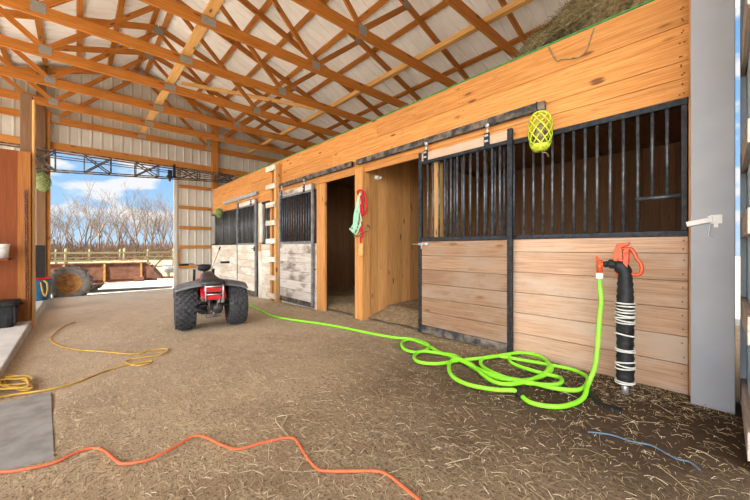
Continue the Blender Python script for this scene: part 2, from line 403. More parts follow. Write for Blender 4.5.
for nm, sgn in (('ceiling_right', 1), ('ceiling_left', -1)):   # ribbed roof sheet on each slope
    mb = MB(); y = -1.2; prof = []
    while y < YE + .1:
        for dy, h in ((0, 0), (.12, 0), (.135, .016), (.165, .016), (.18, 0)): prof.append((y + dy, h))
        y += .23
    for (p, h), (q, k) in zip(prof[:-1], prof[1:]):
        zr, ze = 6.56, 6.56 - 5.75 * PITCH
        mb.add([(RX, p, zr + h), (RX, q, zr + k), (RX + sgn * 5.75, q, ze + k), (RX + sgn * 5.75, p, ze + h)], [(0, 1, 2, 3)], None, .5)
    structure(nm, mb, M['deck'], solid=.003)

# concrete along the left
c = MB().box(-1.65, -.50, 3.70, YE, -.30, .02)
structure('concrete_walkway', c, M['concrete'], bevel=.012)
c = MB().box(-4.0, -1.66, -1.2, YE, -.30, .015)
structure('bounce_floor', c, M['bounce_pale'], bevel=.01)  # unseen pale slab, added to bounce sunlight up to the ceiling
zp = lambda y: fz(y) + .003
c = MB().add([(-1.6, 2.55, -.2), (-.088, 2.46, -.2), (-.15, 3.66, -.2), (-1.6, 3.64, -.2), (-1.6, 2.55, zp(2.55)), (-.088, 2.46, zp(2.46)), (-.15, 3.66, zp(3.66)), (-1.6, 3.64, zp(3.64))], [(3, 2, 1, 0), (4, 5, 6, 7), (0, 1, 5, 4), (1, 2, 6, 5), (2, 3, 7, 6), (3, 0, 4, 7)])
structure('concrete_pad', c, M['pad'], bevel=.003)

# header beam over the far door, posts beside it
beam = MB().box(XL + .05, XR - .05, YE - .06, YE + .02, OZ + .0, OZ + .22)
tag(beam.build('door_header', M['girt'], bevel=.004), 'long orange header beam across the gable wall above the far door opening', 'beam')
for k, z in enumerate((4.92, 5.50)):
    hw = (6.40 - z) * 3 - .35
    tag(MB().box(RX - hw, RX + hw, YE - .02, YE + .025, z, z + .09).build('wall_girt', M['girt']),
        'horizontal girt on the far gable wall, the %s above the truss chord' % ('lower one' if k == 0 else 'upper one'), 'wall girt', 'gable wall girts')
tag(MB().box(-.76, -.585, YE - .22, YE - .05, .02, 5.75).build('wall_post', M['old_post'], bevel=.005),
    'tall dark brown timber post at the left side of the far door opening', 'post')
tag(MB().box(-.58, -.51, YE - .16, YE - .03, .02, 4.65).build('door_jamb', M['girt'], bevel=.004),
    'narrow orange jamb board fixed beside the tall dark post', 'door jamb')
tag(MB().box(3.40, 3.58, YE - .22, YE - .05, 3.12, 5.55).build('wall_post', M['truss'], bevel=.005),
    'tall orange-brown timber post rising at the far end of the stall header', 'post')
# timber eave posts in the stall and left bays carrying the trusses would be hidden; the left aisle post shows
tag(MB().box(-.625, -.50, 7.16, 7.34, .02, 3.42).build('aisle_post', M['old_post'], bevel=.006), 'dark weathered aisle post rising above the plywood panel on the left', 'post')
tag(MB().box(-.498, -.470, 7.12, 7.32, -.1, 3.33).build('lit_post_edge', M['truss_pale'], bevel=.003), 'pale strip standing for the lit edge of the left aisle post', 'trim board')  # pale colour stands in for light on the post's side edge

# ------------------------------------------------------------------ roof trusses
TY = [YE - .10 - 1.347 * k for k in range(9)]
def make_truss(y):
    t = thing('roof_truss', 'x', 'roof truss', (RX, y, 4.40))
    T = M['truss']
    part('bottom_chord', MB().box(XL + .02, XR - .02, y - .019, y + .019, 4.365, 4.535), T, t)
    zt = lambda x: 6.44 - abs(x - RX) * PITCH
    for s in (-1, 1):
        a = Vector((RX, y, zt(RX) - .07)); b = Vector((RX + s * 5.45, y, zt(RX + s * 5.45) - .07))
        part('top_chord', MB().beam(a, b, .038, .13), T, t)
        part('web', MB().beam((RX + s * .04, y, 6.24), (RX + s * 1.83, y, 4.52), .036, .09, (1, 0, 0)), T, t)
        part('web', MB().beam((RX + s * 1.87, y, 4.52), (RX + s * 2.85, y, zt(RX + 2.85) - .14), .036, .09, (1, 0, 0)), T, t)
    def plate(x, z, w_, h_):
        mb = MB()
        for sy in (-1, 1): mb.box(x - w_ / 2, x + w_ / 2, y + sy * .020, y + sy * .0225, z - h_ / 2, z + h_ / 2)
        part('gusset_plate', mb, M['plate'], t)
    plate(RX, 4.455, .20, .12); plate(RX, 6.29, .20, .16)
    for s in (-1, 1):
        plate(RX + s * 1.85, 4.49, .16, .15); plate(RX + s * 2.85, zt(RX + 2.85) - .10, .12, .13); plate(RX + s * 5.1, 4.58, .3, .14)
    return t
proto = make_truss(TY[0])
tag(proto, 'roof truss fixed flat against the far gable wall', group='roof trusses')
proto.location.y = YE - .10
for k in range(1, 9):
    dup(proto, (RX, TY[k], 4.40), None, 'timber roof truss, the %s out from the truss on the far gable wall' % ORD[k - 1], 'roof trusses')
# purlins
for s, nm in ((1, 'right'), (-1, 'left')):
    n = 9
    for k in range(n):
        dx = .12 + k * .64
        z = 6.44 - dx * PITCH + .045
        a = Vector((RX + s * dx, -1.15, z)); b = Vector((RX + s * dx, YE + .03, z))
        mb = MB().beam(a, b, .10, .04, up=(s * PITCH, 0, 1))
        tag(mb.build('roof_purlin', M['truss']), 'roof purlin on the %s slope, the %s down from the ridge' % (nm, ORD[k]), 'roof purlin', 'roof purlins')
mb = MB().box(RX - .07, RX + .07, 2.2, YE - .14, 4.541, 4.578)
tag(mb.build('lateral_brace', M['truss_pale']), 'pale lateral brace running along the middle of all bottom chords', 'roof brace')
mb = MB().box(4.62, 4.71, .3, YE - .14, 4.541, 4.63)
tag(mb.build('lateral_brace', M['truss_pale']), 'light lateral brace running lengthwise on the bottom chords above the stalls', 'roof brace')
mb = MB().beam((2.0, 9.6, 5.34), (4.48, 7.20, 4.64), .038, .09)
tag(mb.build('diagonal_brace', M['truss_pale']), 'light diagonal brace slanting across the trusses towards the far end', 'roof brace')

# ------------------------------------------------------------------ stall fronts
def boards_y(mb, y0, y1, rows, x0=WX, th=.04, joints=()):      # horizontal boards
    for i, (z0, z1) in enumerate(rows):
        cuts = [y0] + sorted(j for j in (joints[i] if i < len(joints) else ()) if y0 < j < y1) + [y1]
        for a, b in zip(cuts[:-1], cuts[1:]): mb.box(x0, x0 + th, a + .001, b - .001, z0 + .002, z1 - .002)
    return mb
YN = .245                                    # near end of the stall fronts
hd = MB()
boards_y(hd, YN, YE - .23, [(2.385, 2.515), (2.515, 2.79), (2.79, ZW)], joints=[(3.2, 7.0), (4.9, 8.6), (3.7, 7.0)])
boards_y(hd, YN, 2.66, [(2.235, 2.385)])
boards_y(hd, 2.66, 5.42, [(2.31, 2.385)]); boards_y(hd, 5.42, YE - .23, [(2.235, 2.385)])
hdo = hd.build('stall_header', M['header'], bevel=.003); tag(hdo, 'golden pine header boards running along the top of all the stall fronts', 'stall header')
nl = MB()
for z in (2.27, 2.35, 2.42, 2.48, 2.56, 2.65, 2.74, 2.83, 2.92, 3.01):
    for y in (YN + .035, YN + .045, 2.2, 2.25, 4.08, 4.12, 6.95, 8.03): nl.lathe([(.001, -.002), (.006, -.002), (.006, .002)], (WX, y + random.uniform(-.01, .01), z + random.uniform(-.01, .01)), 'x', 8, cap=False)
nh = nl.build('nail_heads', M['rust'], hdo)
tag(MB().box(WX - .004, WX + .05, YN, 9.5, ZW + .001, ZW + .014).build('netting_edge', M['green']), 'thin green netting strip along the top edge of the stall header', 'netting')

def stall_panel(label, y0, y1, boardmat, bars, feed=None, zt=2.235, barmat='steel_bar', railmat='steel', zs=1.215):
    t = thing('stall_front_panel', label, 'stall front', (WX, (y0 + y1) / 2, fz((y0 + y1) / 2)))
    zb = fz((y0 + y1) / 2) - .03; n = 6; rows = []
    top = zs - .025
    z = top; rows.append((z - .13, z)); z -= .13
    while z - .21 > zb + .06: rows.append((z - .21, z)); z -= .21
    rows.append((zb - .05, z))
    part('lower_boards', boards_y(MB(), y0, y1, rows), M[boardmat], t, bevel=.003)
    nl = MB()
    for z0_, z1_ in rows:
        for y in (y0 + .03, y1 - .03):
            for f in (.25, .75): nl.lathe([(.001, -.002), (.005, -.002), (.005, .002)], (WX, y + random.uniform(-.008, .008), z0_ + (z1_ - z0_) * f), 'x', 8, cap=False)
    part('nail_heads', nl, M['rust'], t)
    rl = MB(); rl.box(WX - .008, WX + .045, y0, y1, zs - .025, zs + .018); part('sill_rail', rl, M[railmat], t, bevel=.004)
    part('top_rail', MB().box(WX - .006, WX + .045, y0, y1, zt - .05, zt), M[railmat], t, bevel=.004)
    part('end_upright', MB().box(WX - .002, WX + .04, y0 + .004, y0 + .04, zs + .019, zt - .051), M[railmat], t, bevel=.004)
    for i, y in enumerate(bars):
        z0 = zs + .015
        if feed and feed[0] < y < feed[1]: z0 = feed[2]
        part('bar', MB().tube([(WX + .02, y, z0), (WX + .02, y, zt - .045)], .0125, 8), M[barmat], t)
    if feed: part('feed_rail', MB().tube([(WX + .02, y0 + .035, feed[2]), (WX + .02, feed[1] + .06, feed[2])], .017, 8), M[barmat], t)
    return t
barpx = [523, 532.5, 542, 551.5, 562, 573, 584.5, 596.4, 609.6, 622.8, 637.3, 651.9, 666.8]
bys = [yx(p) for p in barpx]
ymore = [bys[0] + .105 * k for k in range(1, 10)]
stall_panel('near stall front with pale pink boards, black bars and a feed opening', YN + .005, 2.54, 'board', bys + [y for y in ymore if y < 2.5], feed=(YN, (bys[-3] + bys[-2]) / 2, 1.50))
stall_panel('middle stall front of whitewashed boards behind the open chipped door', 5.42, 6.86, 'white_board', [5.5 + .105 * k for k in range(13)])
stall_panel('narrow whitewashed stall front with a slim barred window beside the ladder', 7.46, 7.93, 'white_board', [7.55, 7.65, 7.75, 7.85])
stall_panel('far stall front of whitewashed boards with dark bars beside the cream door', 9.44, YE - .12, 'white_board', [9.5 + .10 * k for k in range(23)])
# posts in the line of the fronts
def post(y0, y1, label, m='post', x0=WX - .005, x1=WX + .10, zt=2.30, nm='stall_post'):
    return tag(MB().box(x0, x1, y0, y1, fz(y0) - .06, zt).build(nm, M[m], bevel=.004), label, 'post')
post(2.545, 2.655, 'light pine stall post seen through the bars of the near sliding door', 'truss_pale', WX + .0, WX + .09, 2.305)
post(4.0, 4.19, 'golden pine post between the two open stalls, where the halters hang', 'post', WX - .045, WX + .12, 2.385)
post(5.14, 5.415, 'pine jamb board on the far side of the dark middle stall opening', 'post', WX, WX + .05, 2.305)
post(6.865, 7.03, 'full height pine post the ladder is fixed to', 'post', WX - .075, WX - .002, 2.98)
post(7.935, 8.14, 'pine post between the slim barred window and the far sliding door', 'white_board', WX - .003, WX + .08, 2.23)
tag(MB().box(WX - .01, WX + .05, YN - .018, YN + .002, -.05, 3.9).build('corner_trim', M['post']), 'thin pine trim strip between the near stall front and the grey steel jamb', 'trim board')
# partitions, back and loft
def vboards(mb, x0, x1, y0, y1, z0, z1, axis, w=.2):
    a, b = (x0, x1) if axis == 'x' else (y0, y1); n = max(1, round((b - a) / w)); s = (b - a) / n
    for i in range(n):
        p, q = a + i * s + .0015, a + (i + 1) * s - .0015
        if axis == 'x': mb.box(p, q, y0, y1, z0, z1)
        else: mb.box(x0, x1, p, q, z0, z1)
    return mb
tag(vboards(MB(), WX + .125, XR - .08, 4.02, 4.06, -.15, 2.72, 'x').build('stall_partition', M['plank'], bevel=.002), 'brown vertical plank partition seen inside the near open stall', 'stall partition')
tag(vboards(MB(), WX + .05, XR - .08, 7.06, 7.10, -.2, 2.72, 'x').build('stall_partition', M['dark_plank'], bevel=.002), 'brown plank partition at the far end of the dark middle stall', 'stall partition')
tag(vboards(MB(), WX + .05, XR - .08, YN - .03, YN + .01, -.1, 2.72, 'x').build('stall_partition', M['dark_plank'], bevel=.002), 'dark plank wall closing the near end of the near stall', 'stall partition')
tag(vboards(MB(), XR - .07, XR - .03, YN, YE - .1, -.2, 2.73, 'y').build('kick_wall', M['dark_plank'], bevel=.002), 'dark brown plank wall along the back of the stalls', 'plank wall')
tag(vboards(MB(), WX + .045, XR - .03, YN - .02, YE - .1, 2.74, 2.79, 'y', .19).build('loft_floor', M['dark_plank']), 'plank loft floor over the stalls', 'loft floor')

# ------------------------------------------------------------------ sliding doors
def sliding_door(label, y0, y1, boardmat, frame, barm, strip, nbar, bottom, zt=2.34, latch=True, hang=True, tracklabel=None, ty=None, trackm='dusty'):
    x0, x1 = 3.318, 3.362; yc = (y0 + y1) / 2; zb = fz(yc) + bottom
    t = thing('sliding_door', label, 'stall door', (3.34, yc, zb))
    F = M[frame]
    for a, b in ((y0, y0 + .05), (y1 - .05, y1)): part('stile', MB().box(x0, x1, a, b, zb, zt), F, t, bevel=.005)
    part('bottom_rail', MB().box(x0, x1, y0 + .051, y1 - .051, zb, zb + .095), M['dusty'] if frame == 'steel' else F, t, bevel=.005)
    part('sill_rail', MB().box(x0, x1, y0 + .051, y1 - .051, 1.185, 1.235), F, t, bevel=.005)
    part('top_rail', MB().box(x0, x1, y0 + .051, y1 - .051, 2.185, 2.225), F, t, bevel=.005)
    part('top_strip', MB().box(x0 + .006, x1 - .01, y0 + .051, y1 - .051, 2.226, zt - .012), M[strip], t, bevel=.003)
    n = 6; h = (1.184 - zb - .096) / n
    part('lower_boards', boards_y(MB(), y0 + .051, y1 - .051, [(zb + .096 + i * h, zb + .096 + (i + 1) * h) for i in range(n)], x0 + .008, .028), M[boardmat], t, bevel=.003)
    for i in range(nbar):
        y = y0 + .05 + (y1 - y0 - .1) * (i + 1) / (nbar + 1)
        part('bar', MB().tube([(3.342, y, 1.236), (3.342, y, 2.184)], .0125, 8), M[barm], t)
    if hang:
        for y in (y0 + .22 * (y1 - y0), y1 - .1 * (y1 - y0)):
            hg = part('hanger', MB().box(x0 - .010, x0 + .004, y - .032, y + .032, 2.20, zt + .015), M['steel'], t, bevel=.003)
            part('roller_bolt', MB().tube([(x0 + .008, y, zt + .0), (x0 + .008, y, 2.43)], .011, 8).lathe([(.001, -.012), (.024, -.012), (.024, .012), (.001, .012)], (x0 + .008, y, 2.44), 'x', 12)
                 .box(x0 - .018, x0 - .010, y - .02, y + .02, 2.315, 2.335).box(x0 - .018, x0 - .010, y - .02, y + .02, 2.255, 2.275), M['galv'], hg)
    if ty:
        mb = MB(); a, b = ty
        mb.box(3.325, 3.36, a, b, 2.505, 2.517); mb.box(3.318, 3.325, a, b, 2.435, 2.517); mb.box(3.36, 3.367, a, b, 2.435, 2.517)
        for y in (a + .15, (a + b) / 2, b - .15): mb.box(3.36, 3.402, y - .03, y + .03, 2.47, 2.51)
        tag(mb.build('door_track', M[trackm], bevel=.003), tracklabel, 'door track')
    return t
d1 = sliding_door('near sliding stall door of pink-brown boards in a black steel frame', 1.565, 2.815, 'door_board', 'steel', 'steel_bar', 'board', 12, .02,
                  tracklabel='dirt-crusted black door track above the near sliding door', ty=(1.245, 4.12))
mb = MB().box(3.300, 3.317, 2.70, 2.80, 1.135, 1.165).tube([(3.30, 2.62, 1.15), (3.30, 2.90, 1.15)], .008, 8).tube([(3.30, 2.72, 1.15), (3.27, 2.72, 1.15), (3.265, 2.72, 1.09)], .007, 8)
mb.box(3.300, 3.317, 2.655, 2.685, 1.13, 1.17)
part('slide_latch', mb, M['galv'], d1)
d2 = sliding_door('sliding stall door with chipped white paint in a grey steel frame', 5.44, 6.845, 'chipped', 'steel', 'steel_bar', 'chipped', 12, .05,
                  tracklabel='grey door track above the chipped white sliding door', ty=(4.24, 6.83), trackm='dusty')
d3 = sliding_door('far sliding stall door of cream boards standing slightly open past its post', 8.13, 9.43, 'white_board', 'steel', 'steel_bar', 'white_board', 12, .05,
                  tracklabel='far grey galvanised door track near the gable wall', ty=(8.1, 10.6), trackm='galv')
part('hasp', MB().box(3.298, 3.317, 8.15, 8.20, 1.02, 1.14).tube([(3.305, 8.17, 1.09), (3.28, 8.22, 1.08), (3.28, 8.30, 1.08)], .008, 6), M['steel'], d3)
# light galvanised edge rails on the two far doors are painted grey
for d in (d2, d3):
    for o in d.children:
        if o.name.split('.')[0] in ('stile', 'top_rail', 'sill_rail'):
            o.data.materials[0] = M['mid_steel']

# ------------------------------------------------------------------ ladder
t = thing('loft_ladder', 'homemade pine ladder with pale rungs nailed up the tall post', 'ladder', (3.30, 7.1, fz(7)))
for y in (7.22,): part('ladder_rail', MB().box(3.33, 3.398, y, y + .085, fz(7) - .03, 2.90), M['post'], t, bevel=.003)
part('ladder_rail', MB().box(3.285, 3.322, 6.90, 7.0, fz(7) - .03, 2.96), M['truss_pale'], t, bevel=.003)
for k in range(8):
    z = .02 + k * .412
    part('rung', MB().box(3.245, 3.284, 6.90, 7.36, z - .055, z + .055), M['white_board'], t, bevel=.004)
tag(MB().box(3.372, 3.397, 7.97, 8.07, 1.02, 1.24).build('hook_block', M['post'], bevel=.004), 'small orange wood block on the post beside the far sliding door', 'wood block')

# ------------------------------------------------------------------ grey jamb, latch and sliding front door on the right
tag(MB().box(3.215, 3.50, .012, .225, -.06, 4.4).build('door_jamb', M['grey_steel'], bevel=.004), 'grey steel clad door jamb at the near end of the stall fronts', 'door jamb')
t = thing('gate_latch', 'white metal gate latch with a dangling hook on the grey steel jamb', 'latch', (3.215, .12, 1.25))
X = 3.214
part('latch_plate', MB().box(X - .004, X, .070, .124, 1.265, 1.325).box(X - .004, X, .088, .110, 1.240, 1.265), M['white'], t, bevel=.0015)
part('latch_arm', MB().beam((X - .012, .135, 1.29), (X - .012, .245, 1.268), .014, .034), M['white'], t, bevel=.003)
part('latch_pivot', MB().box(X - .02, X, .115, .138, 1.275, 1.32), M['white'], t, bevel=.002)
part('hook', MB().tube(spline([(X - .012, .125, 1.28), (X - .012, .130, 1.23), (X - .012, .135, 1.19), (X - .012, .125, 1.17), (X - .014, .115, 1.178)], 4), .0035, 6), M['galv'], t)
t = thing('front_sliding_door', 'blue-grey ribbed metal barn door with wooden girts at the right edge', 'barn door', (2.7, -.05, 0))
tilt = Matrix.Translation((3.50, -.011, 0)) @ Matrix.Rotation(R(1.1), 4, 'Z')
mb = ribbed('x', -1.05, 0, -.02, 3.7, -.03, out=-1)
mb.v = [tuple(tilt @ Vector(p)) for p in mb.v]; part('door_sheet', mb, M['blue_sheet'], t, solid=.003)
for z0, z1 in ((.05, .19), (.62, .76), (1.17, 1.30), (1.62, 1.74), (2.3, 2.44), (3.4, 3.54)):
    part('girt', MB().box(-1.05, -.05, -.028, .0, z0, z1, None, tilt), M['grey_wood'], t, bevel=.003)
part('edge_channel', MB().box(-.045, 0, -.033, .0, -.02, 3.7, None, tilt), M['blue_sheet'], t)

# far door leaf
t = thing('far_sliding_door', 'cream ribbed metal door leaf with orange girts at the right of the far opening', 'barn door', (2.9, YE + .16, -.2))
part('door_sheet', ribbed('x', 2.40, 3.75, -.2, 3.78, YE + .19, out=-1), M['sheet'], t, solid=.004)
part('edge_channel', MB().box(2.33, 2.42, YE + .13, YE + .20, -.2, 3.78), M['sheet'], t, bevel=.004)
for px_y in (186, 207, 227.5, 247, 267, 287):
    z = EYE + (HOR - px_y) / FPX * 10.75
    part('girt', MB().box(2.47, 3.46, YE + .13, YE + .165, z - .055, z + .055), M['girt'], t, bevel=.003)
z = EYE + (HOR - 267) / FPX * 10.75; part('stud', MB().box(2.46, 2.52, YE + .14, YE + .165, z + .056, z + .60), M['girt'], t)

# ------------------------------------------------------------------ steel lattice girder across the far opening
gy0, gy1 = YE - .62, YE - .34
t = thing('lattice_girder', 'dark steel lattice girder spanning the top of the far door opening', 'steel girder', (1.3, YE - .48, 3.3))
def gz(x, top): return (3.57 if top else 2.98 + .07 * (x + 1.5)) if not top else 3.56
gx0, gx1 = -1.5, 4.0
for y in (gy0, gy1):
    for top in (1, 0): part('chord', MB().beam((gx0, y, gz(gx0, top)), (gx1, y, gz(gx1, top)), .03, .03), M['dusty'], t)
    part('middle_rail', MB().beam((gx0, y, 3.40), (gx1, y, 3.44), .02, .02), M['dusty'], t)
    xs = [gx0 + (gx1 - gx0) * i / 10 for i in range(11)]
    for i in range(10):
        if i % 2: part('lattice', MB().beam((xs[i], y, gz(xs[i], 0)), (xs[i + 1], y, gz(xs[i + 1], 1)), .028, .028).beam((xs[i], y + .015, gz(xs[i], 1)), (xs[i + 1], y + .015, gz(xs[i + 1], 0)), .028, .028), M['dusty'], t)
        part('upright', MB().beam((xs[i], y, gz(xs[i], 0)), (xs[i], y, gz(xs[i], 1)), .024, .024, (1, 0, 0)), M['dusty'], t)
for x in xs[::2]:
    part('tie', MB().beam((x, gy0, gz(x, 0)), (x, gy1, gz(x, 0)), .02, .02).beam((x, gy0, gz(x, 1)), (x, gy1, gz(x, 1)), .02, .02), M['dusty'], t)
mb = MB().box(2.02, 2.13, gy0 - .09, gy0 - .02, 3.18, 3.44).box(2.15, 2.22, gy0 - .09, gy0 - .02, 3.24, 3.62).tube([(1.99, gy0 - .05, 3.25), (2.25, gy0 - .05, 3.25)], .03, 8).tube([(2.07, gy0 - .05, 3.10), (2.07, gy0 - .05, 3.20)], .03, 8)
part('winch_box', mb, M['steel'], t, bevel=.004)

# ------------------------------------------------------------------ left side: plywood panel, chain, tubs
t = thing('plywood_panel', 'orange plywood panel wall standing at the left edge of the walkway', 'plywood panel', (-1.6, 7.1, .02))
part('sheet', MB().box(-3.0, -.64, 7.06, 7.10, .02, 2.52), M['ply'], t)
part('edge_stud', MB().box(-.638, -.505, 7.05, 7.105, .02, 2.52), M['stud'], t, bevel=.003)
def chain(pts, r=.004, ln=.035):
    mb = MB(); d = 0; pts = [Vector(p) for p in pts]
    for a, b in zip(pts[:-1], pts[1:]):
        n = max(1, int((b - a).length / (ln * .72)))
        for i in range(n):
            c = a.lerp(b, (i + .5) / n); dr = (b - a).normalized(); s = dr.orthogonal().normalized() if i % 2 else dr.cross(dr.orthogonal()).normalized()
            mb.tube([c + dr * (ln / 2 * math.cos(k * math.pi / 4)) + s * (ln / 3.4 * math.sin(k * math.pi / 4)) for k in range(8)], r, 5, closed=True)
    return mb
p0 = on_y(25.5, 190, 7.03); p1 = on_y(27, 300, 7.03)
tag(chain([p0, p1], .006, .06).build('hanging_chain', M['rust']), 'rusty chain hanging straight down the plywood panel edge', 'chain')
def tote(x0, x1, y0, y1, z0, z1):
    t = thing('storage_tote', 'black plastic storage tote on the walkway before the plywood panel', 'storage tote', ((x0 + x1) / 2, (y0 + y1) / 2, z0))
    cx, cy, hx, hy = (x0 + x1) / 2, (y0 + y1) / 2, (x1 - x0) / 2, (y1 - y0) / 2
    secs = [(z0, cx, cy, hx * .86, hy * .86), (z0 + .012, cx, cy, hx * .88, hy * .88), (z1 - .06, cx, cy, hx * .97, hy * .97)]
    mb = MB().loft([(z, a, b, c, d) for z, a, b, c, d in secs], 28, 9, axis='z')
    part('tub', mb, M['black'], t)
    part('rim', MB().loft([(z1 - .06, cx, cy, hx, hy), (z1 - .025, cx, cy, hx * 1.02, hy * 1.02), (z1 - .025, cx, cy, hx * .94, hy * .92)], 28, 9, axis='z'), M['black'], t)
    part('lid', MB().loft([(z1 - .024, cx, cy, hx * 1.01, hy * 1.01), (z1 - .004, cx, cy, hx * .99, hy * .99), (z1, cx, cy, hx * .9, hy * .9)], 28, 9, axis='z'), M['black'], t)
    rb = MB()
    for k in range(7): rb.box(x0 + .12 + k * .07, x0 + .135 + k * .07, y0 + .012, y0 + .04, z0 + .06, z1 - .07)
    part('rib', rb, M['black'], t)
    for s in (-1, 1): part('handle', MB().tube(spline([(cx + s * hx * .98, cy - .08, z1 - .05), (cx + s * (hx + .03), cy - .06, z1 - .06), (cx + s * (hx + .03), cy + .06, z1 - .06), (cx + s * hx * .98, cy + .08, z1 - .05)], 4), .01, 6), M['black'], t)
tote(-1.18, -.60, 6.62, 7.02, .02, .37)
t = thing('white_pail', 'white pail on the plywood panel shelf at the left picture edge', 'pail', (-.92, 6.88, .96))
part('shelf_bracket', MB().box(-1.1, -.70, 6.72, 7.058, .93, .955), M['ply'], t)
part('pail', MB().lathe([(.001, .958), (.075, .958), (.088, 1.14), (.093, 1.145), (.093, 1.155), (.082, 1.155), (.07, .97), (.001, .97)], (-.785, 6.88, 0), n=28), M['white'], t)
part('bail_handle', MB().tube(spline([(-.875, 6.88, 1.13), (-.825, 6.79, 1.10), (-.745, 6.79, 1.10), (-.695, 6.88, 1.13)], 5), .004, 6), M['galv'], t)
t = thing('muck_tub', 'blue plastic muck tub with rope handle at the walkway edge', 'tub', (-.60, 9.75, .02))
part('tub', MB().lathe([(.001, .02), (.17, .02), (.18, .04), (.215, .40), (.235, .41), (.235, .44), (.205, .44), (.165, .05), (.001, .05)], (-.60, 9.75, 0), n=36), M['blue_tub'], t)
part('red_rim_band', MB().lathe([(.237, .445), (.243, .45), (.243, .468), (.23, .47), (.206, .445)], (-.60, 9.75, 0), n=36), M['tail'], t)
part('rope_handle', MB().tube(spline([(-.50, 9.545, .43), (-.45, 9.50, .38), (-.44, 9.50, .24), (-.47, 9.52, .12), (-.51, 9.53, .20), (-.54, 9.53, .40)], 6), .016, 8), M['yellow_cord'], t)
tag(MB().beam((-.70, 10.30, .02), (-.70, 10.42, 1.16), .36, .02, (0, 1, 0)).build('rubber_mat', M['black'], bevel=.003), 'black rubber mat board standing upright behind the blue tub', 'rubber mat')

def lattice(mb, c, prof, turns, n, r, steps=26, oval=1.0):     # crossing helices on a surface of revolution
    c = Vector(c)
    def P(u, a):
        k = u * (len(prof) - 1); i = min(int(k), len(prof) - 2); f = k - i
        rr = prof[i][0] * (1 - f) + prof[i + 1][0] * f; z = prof[i][1] * (1 - f) + prof[i + 1][1] * f
        return c + Vector((rr * math.cos(a) * oval, rr * math.sin(a), z))
    for s in (-1, 1):
        for k in range(n):
            mb.tube([P(j / steps, 2 * math.pi * k / n + s * turns * 2 * math.pi * j / steps) for j in range(steps + 1)], r, 6)
    return mb
def egg(R_, H, n=9, e=.7): return [(R_ * max(.25, math.sin(math.pi * (i + .35) / (n - .3)) ** e), H * (.5 - i / (n - 1))) for i in range(n)]
def straws(n, fn, lmin, lmax, wd, flat=True, lift=.004):
    vs, fs, tn = [], [], []
    for _ in range(n):
        p, up = fn(); L = random.uniform(lmin, lmax); a = random.uniform(0, 2 * math.pi)
        d = Vector((math.cos(a), math.sin(a), random.uniform(-.1, .1) if flat else random.uniform(-.7, .7))).normalized()
        b = Vector((-d.y, d.x, 0)) ; b = b.normalized() if b.length > 1e-3 else Vector((1, 0, 0)); w = random.uniform(.5, 1) * wd; bend = b * random.uniform(-.07, .07) * L
        h0, h1, h2 = random.uniform(0, lift), random.uniform(.5, 1.6) * lift, random.uniform(0, lift)
        q = [p - d * L / 2 + Vector((0, 0, h0)), p + bend + Vector((0, 0, h1)), p + d * L / 2 + Vector((0, 0, h2))]
        t = random.random(); o = len(vs)
        for r in q: vs += [r - b * w, r + b * w, r + Vector((0, 0, w))]
        for k in (0, 3):
            for i in range(3): fs.append((o + k + i, o + k + (i + 1) % 3, o + k + 3 + (i + 1) % 3, o + k + 3 + i))
        tn += [t] * 9
    mb = MB(); mb.v = [tuple(v) for v in vs]; mb.f = fs; mb.t = tn; mb.g = mb.v[:]; mb.sm = [False] * len(fs)
    return mb
def hay_ball(label, c, Rr, H, netm, hang, fill=.8, name='hay_net', cat='hay net', n=9, tw=.75, rt=.004):
    t = thing(name, label, cat, (c[0], c[1], c[2] - H / 2))
    c = Vector(c); prof = egg(Rr, H)
    part('net', lattice(MB(), c, prof, tw, n, rt), M[netm], t)
    part('hay_filling', MB().lathe([(r * .88 * fill + .001, z * .93) for r, z in prof][::-1], c, n=20), M['hay'], t)
    def fn():
        a = random.random() * 6.283; i = random.randrange(len(prof)); return c + Vector((prof[i][0] * fill * .9 * math.cos(a), prof[i][0] * fill * .9 * math.sin(a), prof[i][1] * .9)), 0
    part('hay_wisps', straws(160, fn, .03, .09, .002, False), M['hay_blade'], t)
    part('hanging_cord', MB().tube([c + Vector((0, 0, H / 2)), Vector(hang)], .004, 6), M[netm], t)
    return t
c = on_y(42.5, 182, YE - .42)
hay_ball('green hay net hanging on the tall dark post at the left', c, .17, .46, 'green_net', (c[0] - .02, YE - .225, c[2] + .52), 1.0)
c = on_x(219.3, 213, 3.21)
hay_ball('small green hay ball hanging below the far door track', c, .12, .29, 'green_net', (3.3215, c[1] - .30, 2.45), 1.0, n=7)
# lime slow feeder on the near track
c = on_x(540.3, 131.5, 3.25); H = .335
t = thing('lattice_feeder', 'bright lime plastic lattice hay feeder hanging from the near door track', 'hay feeder', (c[0], c[1], c[2] - H / 2))
prof = [(.062, H / 2), (.085, H / 2 - .035), (.097, H / 2 - .09), (.10, .02), (.098, -.05), (.088, -.115), (.066, -H / 2)]
part('lattice', lattice(MB(), c, prof, .5, 8, .0058, 24), M['lime_net'], t)
part('top_ring', MB().tube([c + Vector((.062 * math.cos(k * .4488), .062 * math.sin(k * .4488), H / 2)) for k in range(14)], .007, 8, closed=True), M['lime_net'], t)
part('base_cup', MB().lathe([(.001, -H / 2 - .02), (.052, -H / 2 - .02), (.068, -H / 2 + .005), (.084, -H / 2 + .04), (.078, -H / 2 + .04), (.05, -H / 2), (.001, -H / 2)], c, n=24), M['lime_net'], t)
part('hay_remains', MB().loft([(c[2] - .12, c[0], c[1], .05, .05), (c[2] - .02, c[0], c[1], .06, .055), (c[2] + .07, c[0], c[1], .03, .03)], 12, 2, axis='z'), M['hay'], t)
